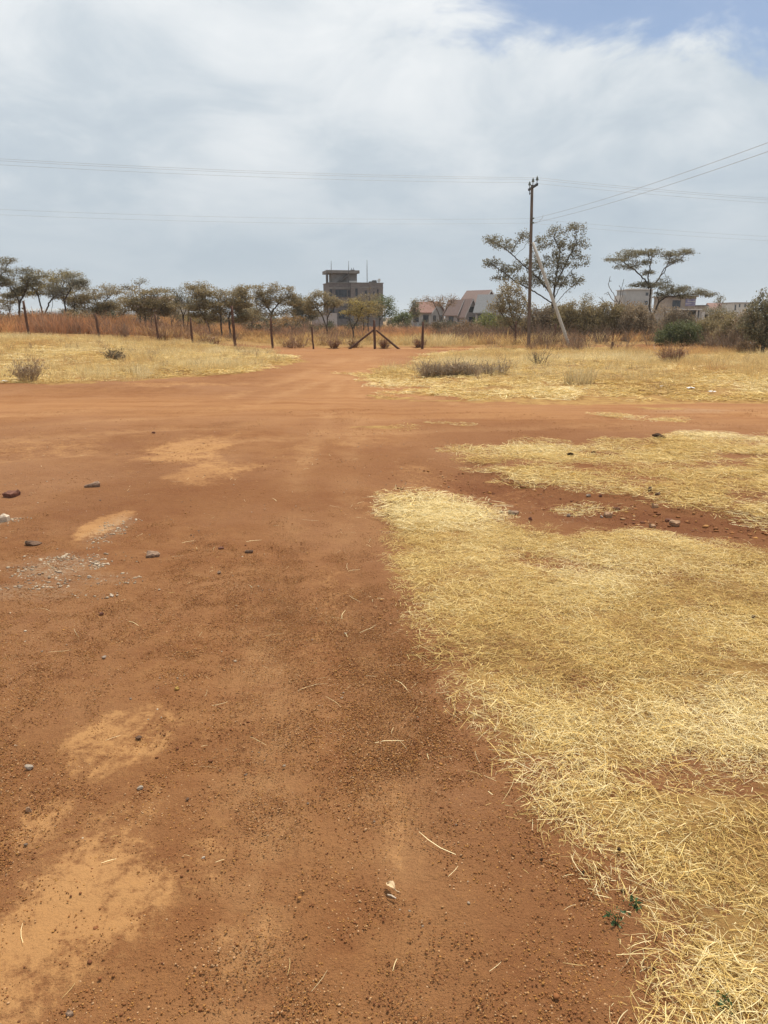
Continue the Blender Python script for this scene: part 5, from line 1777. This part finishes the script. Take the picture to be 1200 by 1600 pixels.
surf('rock_dark', (.13, .08, .055), .95, .35, 30, .6, 60, spec=.08)
surf('rock_slate', (.25, .165, .115), .95, .3, 30, .6, 60, spec=.08)
surf('rock_grey', (.34, .275, .215), .95, .25, 40, .5, 60, spec=.08)
surf('rock_tan', (.36, .22, .13), .88, .25, 30, .6, 60)
surf('rock_red', (.17, .075, .05), .9, .3, 30, .6, 60)
surf('rock_pale', (.52, .42, .32), .85, .2, 30, .5, 60)
surf('rock_blue', (.33, .255, .20), .95, .25, 30, .5, 60, spec=.08)
surf('rock_ochre', (.42, .26, .07), .85, .2, 40, .4, 60)
surf('dung', (.06, .036, .022), .97, .4, 40, .8, 80, spec=.05)
ST = 'stones lying on the bare earth'
for a in [
    ('flat dark slate with a lit grey top, left of the middle of the track', 238, 866, 29, .24, 'rock_slate'),
    ('thin dark flake of stone in the middle of the track', 390, 858, 20, .22, 'rock_dark'),
    ('tiny brown flake just left of the thin dark flake', 346, 854, 13, .25, 'rock_red'),
    ('long dark slab farthest away on the left side of the track', 146, 758, 30, .22, 'rock_slate'),
    ('thin black slab near the left edge below the pale rock', 51, 845, 30, .16, 'rock_dark'),
    ('broad reddish slab half buried at the left edge', 18, 772, 30, .3, 'rock_red'),
    ('pale whitish rock cut by the left edge', 3, 809, 24, .42, 'rock_pale'),
    ('dark pebble right of the flat dark slate', 343, 894, 9, .6, 'rock_slate'),
    ('cream pebble just right of the grey chippings', 140, 904, 10, .6, 'rock_pale'),
    ('dark brown lump on the track above the middle left', 158, 961, 11, .6, 'rock_red'),
    ('pink-white chip below the grey chippings', 175, 933, 9, .35, 'rock_pale'),
    ('grey angular pebble near the left edge beside a long stalk', 45, 1200, 16, .6, 'rock_grey'),
    ('smooth tan pebble lowest at the left edge', 45, 1273, 16, .6, 'rock_tan'),
    ('oval grey pebble right of the two left-edge pebbles', 221, 1238, 13, .6, 'rock_grey'),
    ('small dark pebble above the oval grey pebble', 217, 1158, 13, .5, 'rock_dark'),
    ('yellow ochre pebble left of the middle', 277, 1083, 11, .6, 'rock_ochre'),
    ('blue-grey pebble far left above the ochre one', 162, 1026, 11, .6, 'rock_blue'),
    ('round black pebble in the lower left', 293, 1257, 7, .8, 'rock_dark'),
    ('small cream chip in the lower left quarter', 318, 1348, 8, .5, 'rock_pale'),
    ('grey half-buried pebble at the bottom left', 109, 1588, 14, .4, 'rock_slate'),
    ('long grey-brown slab at the left end of the washed-out channel', 803, 797, 24, .26, 'rock_slate'),
    ('dark chip left of the long grey-brown slab', 784, 794, 9, .5, 'rock_dark'),
    ('dark red cube of stone below the left end of the channel', 829, 811, 9, .8, 'rock_red'),
    ('dark brown stone at the edge of straw by the left slab', 762, 795, 8, .6, 'rock_red'),
    ('blue-grey stone in the middle of the channel', 889, 795, 11, .6, 'rock_blue'),
    ('orange-tan wedge of stone in the middle of the channel', 951, 796, 18, .4, 'rock_tan'),
    ('small blue stone touching the orange-tan wedge', 941, 797, 7, .7, 'rock_blue'),
    ('largest tan slab at the right of the channel', 1056, 809, 21, .42, 'rock_tan'),
    ('thin brown slab just behind the largest tan slab', 1045, 802, 13, .35, 'rock_red'),
    ('pinkish pair-like stone above the largest tan slab', 1024, 786, 15, .36, 'rock_tan'),
    ('tan stone left below the largest tan slab', 1020, 813, 13, .45, 'rock_tan'),
    ('dark red flat stone in the upper middle of the channel', 964, 787, 12, .4, 'rock_red'),
    ('upright dark stone at the upper edge of the channel', 1015, 769, 8, 1.0, 'rock_dark'),
    ('low dark stone right of the upright dark stone', 1027, 773, 11, .4, 'rock_dark'),
    ('pale blue stone at the upper edge of the channel', 920, 771, 11, .6, 'rock_blue'),
    ('small red-brown stone right of the pale blue stone', 938, 772, 7, .7, 'rock_red'),
    ('lone dark lump lying on straw near the right edge', 1177, 962, 12, .7, 'rock_dark'),
    ('dark lump on the cross track left of the middle', 240, 679, 8, .5, 'rock_red'),
]:
    rock('stone', a[0], 'stone', a[1], a[2], a[3], a[4], a[5], int(a[1] * 3 + a[2]), ST, depth=.75)
for lb, px, py, w_, h in [('wide dark heap of dried dung on the far straw patch', 1030, 685, 30, .3), ('dark crumbly dung lump at the left of the far straw patch', 890, 711, 12, .6),
                          ('flat dark dung piece right of the crumbly lump', 927, 708, 10, .4), ('tiny dark dung piece right of the flat one', 953, 711, 6, .5)]:
    rock('dung', lb, 'dung', px, py, w_, h, 'dung', int(px), 'dried dung on the far straw patch', depth=.9, rough=.5, jag=1.6)
for px, py, lb in ((846, 1347, 'round black dropping on bare earth left of the near straw edge'), (967, 1335, 'round black dropping in the straw, topmost of the near ones'),
                   (974, 1391, 'round black dropping in the straw between the topmost one and the weeds'), (1023, 1509, 'round dark dropping on the straw below the green weeds'),
                   (1077, 1588, 'round dark dropping on the straw at the bottom edge of the picture'), (911, 1364, 'black dropping right on the border of earth and near straw')):
    rock('dropping', lb, 'dropping', px, py, 7.5, .85, 'dung', int(px), 'round droppings along the near straw edge', depth=1, sink=-.3, rough=.05)


def dry_leaf():
    x, y = ground_hit(612, 1397)
    z = tz(x, y)
    b = empty('dry_leaf', (x, y, z), 'curled pale dead leaf lying on the track at the bottom', 'leaf')
    b.rotation_euler = (.12, -.1, R(-52))
    n, L = 12, .036
    vs_, fs = [], []
    for i in range(n + 1):
        t = i / n
        w_ = .0125 * math.sin(math.pi * min(1, t * 1.02)) ** .8 * (1 - .35 * t) + .0004
        for j in range(5):
            u = (j - 2) / 2
            vs_.append((L * (t - .5), u * w_, .006 + .007 * u * u + .006 * math.sin(t * 3.2) + .001 * math.sin(i * 2 + j)))
    for i in range(n):
        for j in range(4):
            a = i * 5 + j
            fs.append((a, a + 1, a + 6, a + 5))
    m = MB()
    m.add(vs_, fs)
    o = m.build('blade', surf('dead_leaf', (.55, .40, .24), .7, .2, 60), b, True)
    s = o.modifiers.new('thickness', 'SOLIDIFY')
    s.thickness = .0006
    m = MB()
    m.tube([(L * .45, 0, .009), (L * .62, .002, .006), (L * .8, .006, .004)], [.0011, .0009, .0012], 6)
    m.build('stalk', MATS['dead_leaf'], b, True)


dry_leaf()


def stick():
    x, y = ground_hit(612, 1409)
    z = tz(x, y) + .004
    m = MB()
    m.tube([(-.011, .006, 0), (0, 0, .002), (.012, -.009, .001)], [.002, .0024, .0018], 7)
    o = m.build('chip_of_wood', MATS['rock_pale'], None, True)
    o.location = (x, y, z)
    tag(o, 'short pale bit of stalk just below the dead leaf', 'stalk')


stick()


def sprig(label, px, py, h, n, seed):
    x, y = ground_hit(px, py)
    z = tz(x, y)
    b = empty('green_sprig', (x, y, z), label, 'weed', 'green weeds in the near straw')
    g = np.random.default_rng(seed)
    m = MB()
    tips = []
    for i in range(n):
        a, l = g.uniform(0, 6.28), g.uniform(.5, 1) * h
        p = [Vector((0, 0, -.01)), Vector((math.cos(a) * l * .3, math.sin(a) * l * .3, l * .6)), Vector((math.cos(a) * l * .7, math.sin(a) * l * .7, l))]
        m.tube(p, [.0015, .0012, .0008], 5)
        tips += [np.array(p[1]), np.array(p[2]), np.array(p[2])]
    m.build('stem', MATS['leaf_green'], b, True)
    V, F, q = leaves(np.array(tips), g, n * 7, .008, .013, .8)
    link('foliage', mesh_np('foliage', V, F, dict(rnd=q)), leaf_mat('weed_leaf', (.05, .11, .04), (.11, .19, .08)) if 'weed_leaf' not in MATS else MATS['weed_leaf'], b)


sprig('tiny green weed at the straw edge, left of two', 964, 1441, .035, 5, 1)
sprig('tiny green weed in the straw, right of two near the edge', 993, 1414, .03, 4, 2)
sprig('tiny green weed in the straw near the bottom right', 1128, 1568, .03, 4, 3)


def tuft(label, px, py, h, n, tint_mat, seed, w_=.006, name='grass_tuft', rad=.05, lean=.4):
    x, y = ground_hit(px, py)
    o = link(name, tuft_mesh(seed, n, rad, h, w_, lean), MATS[tint_mat])
    o.location = (x, y, tz(x, y))
    return tag(o, label, 'grass tuft', 'separate grass tufts')


leaf_mat('tuft_brown', (.24, .14, .055), (.46, .31, .12))
leaf_mat('tuft_blond', (.45, .34, .17), (.62, .50, .28))
tuft('small brown tuft on the far edge of the near straw', 712, 783, .10, 90, 'tuft_brown', 61, .005, rad=.09, lean=.6)
tuft('tiny brown tuft left of the small brown tuft', 698, 781, .06, 30, 'tuft_brown', 62, .004, rad=.03)
tuft('tall pale tuft standing in the right field behind the bushes', 905, 600, .55, 260, 'tuft_blond', 63, .012, rad=.35, lean=.3)
tuft('brown tuft at the front edge of the left field', 208, 585, .32, 120, 'tuft_brown', 64, .010, rad=.28, lean=.4)
tuft('dark tuft at the front of the right field below the pale scraps', 1038, 608, .22, 90, 'tuft_brown', 65, .010, rad=.22, lean=.5)


def scrap(label, px, py, w_px, seed):
    x, y = ground_hit(px, py)
    w_ = w_px * y / FPX
    g = np.random.default_rng(seed)
    n = 7
    vs_ = []
    for i in range(n):
        for j in range(n):
            u, v = i / (n - 1) - .5, j / (n - 1) - .5
            vs_.append((u * w_ * (1 + .2 * g.normal()), v * w_ * .6 * (1 + .2 * g.normal()), .03 + w_ * .28 * g.random() * (1 - abs(u) - abs(v) * .6)))
    fs = [(i * n + j, i * n + j + 1, (i + 1) * n + j + 1, (i + 1) * n + j) for i in range(n - 1) for j in range(n - 1)]
    m = MB()
    m.add(vs_, fs)
    o = m.build('plastic_scrap', MATS['white_plastic'], None)
    s = o.modifiers.new('thickness', 'SOLIDIFY')
    s.thickness = .003
    o.location = (x, y, tz(x, y) + .01)
    tag(o, label, 'litter', 'white plastic scraps')


scrap('crumpled white plastic scrap at the left picture edge below the twiggy bush', 7, 601, 9, 1)
scrap('white plastic scrap beside the dark tuft in the right field', 1036, 606, 10, 2)
scrap('white plastic scrap in the middle of the three in the right field', 1079, 611, 11, 3)
scrap('white plastic scrap farthest right in the right field', 1112, 616, 9, 4)

# ------------------------------------------------------------------ dusty air
HAZE = .00032


def haze():
    m = bpy.data.materials.new('dusty_air')
    m.use_nodes = True
    t = NT(m.node_tree)
    v = t.n('ShaderNodeVolumePrincipled', None, Color=(.86, .91, .97, 1), Density=HAZE, Anisotropy=.2)
    t.n('ShaderNodeOutputMaterial', None, Volume=v.outputs[0])
    mb = MB()
    mb.box(-3400, 3400, -60, 4400, -12, 60)
    tag(mb.build('haze', m), 'thin dusty haze over the plain', 'haze', kind='stuff')


if HAZE:
    haze()
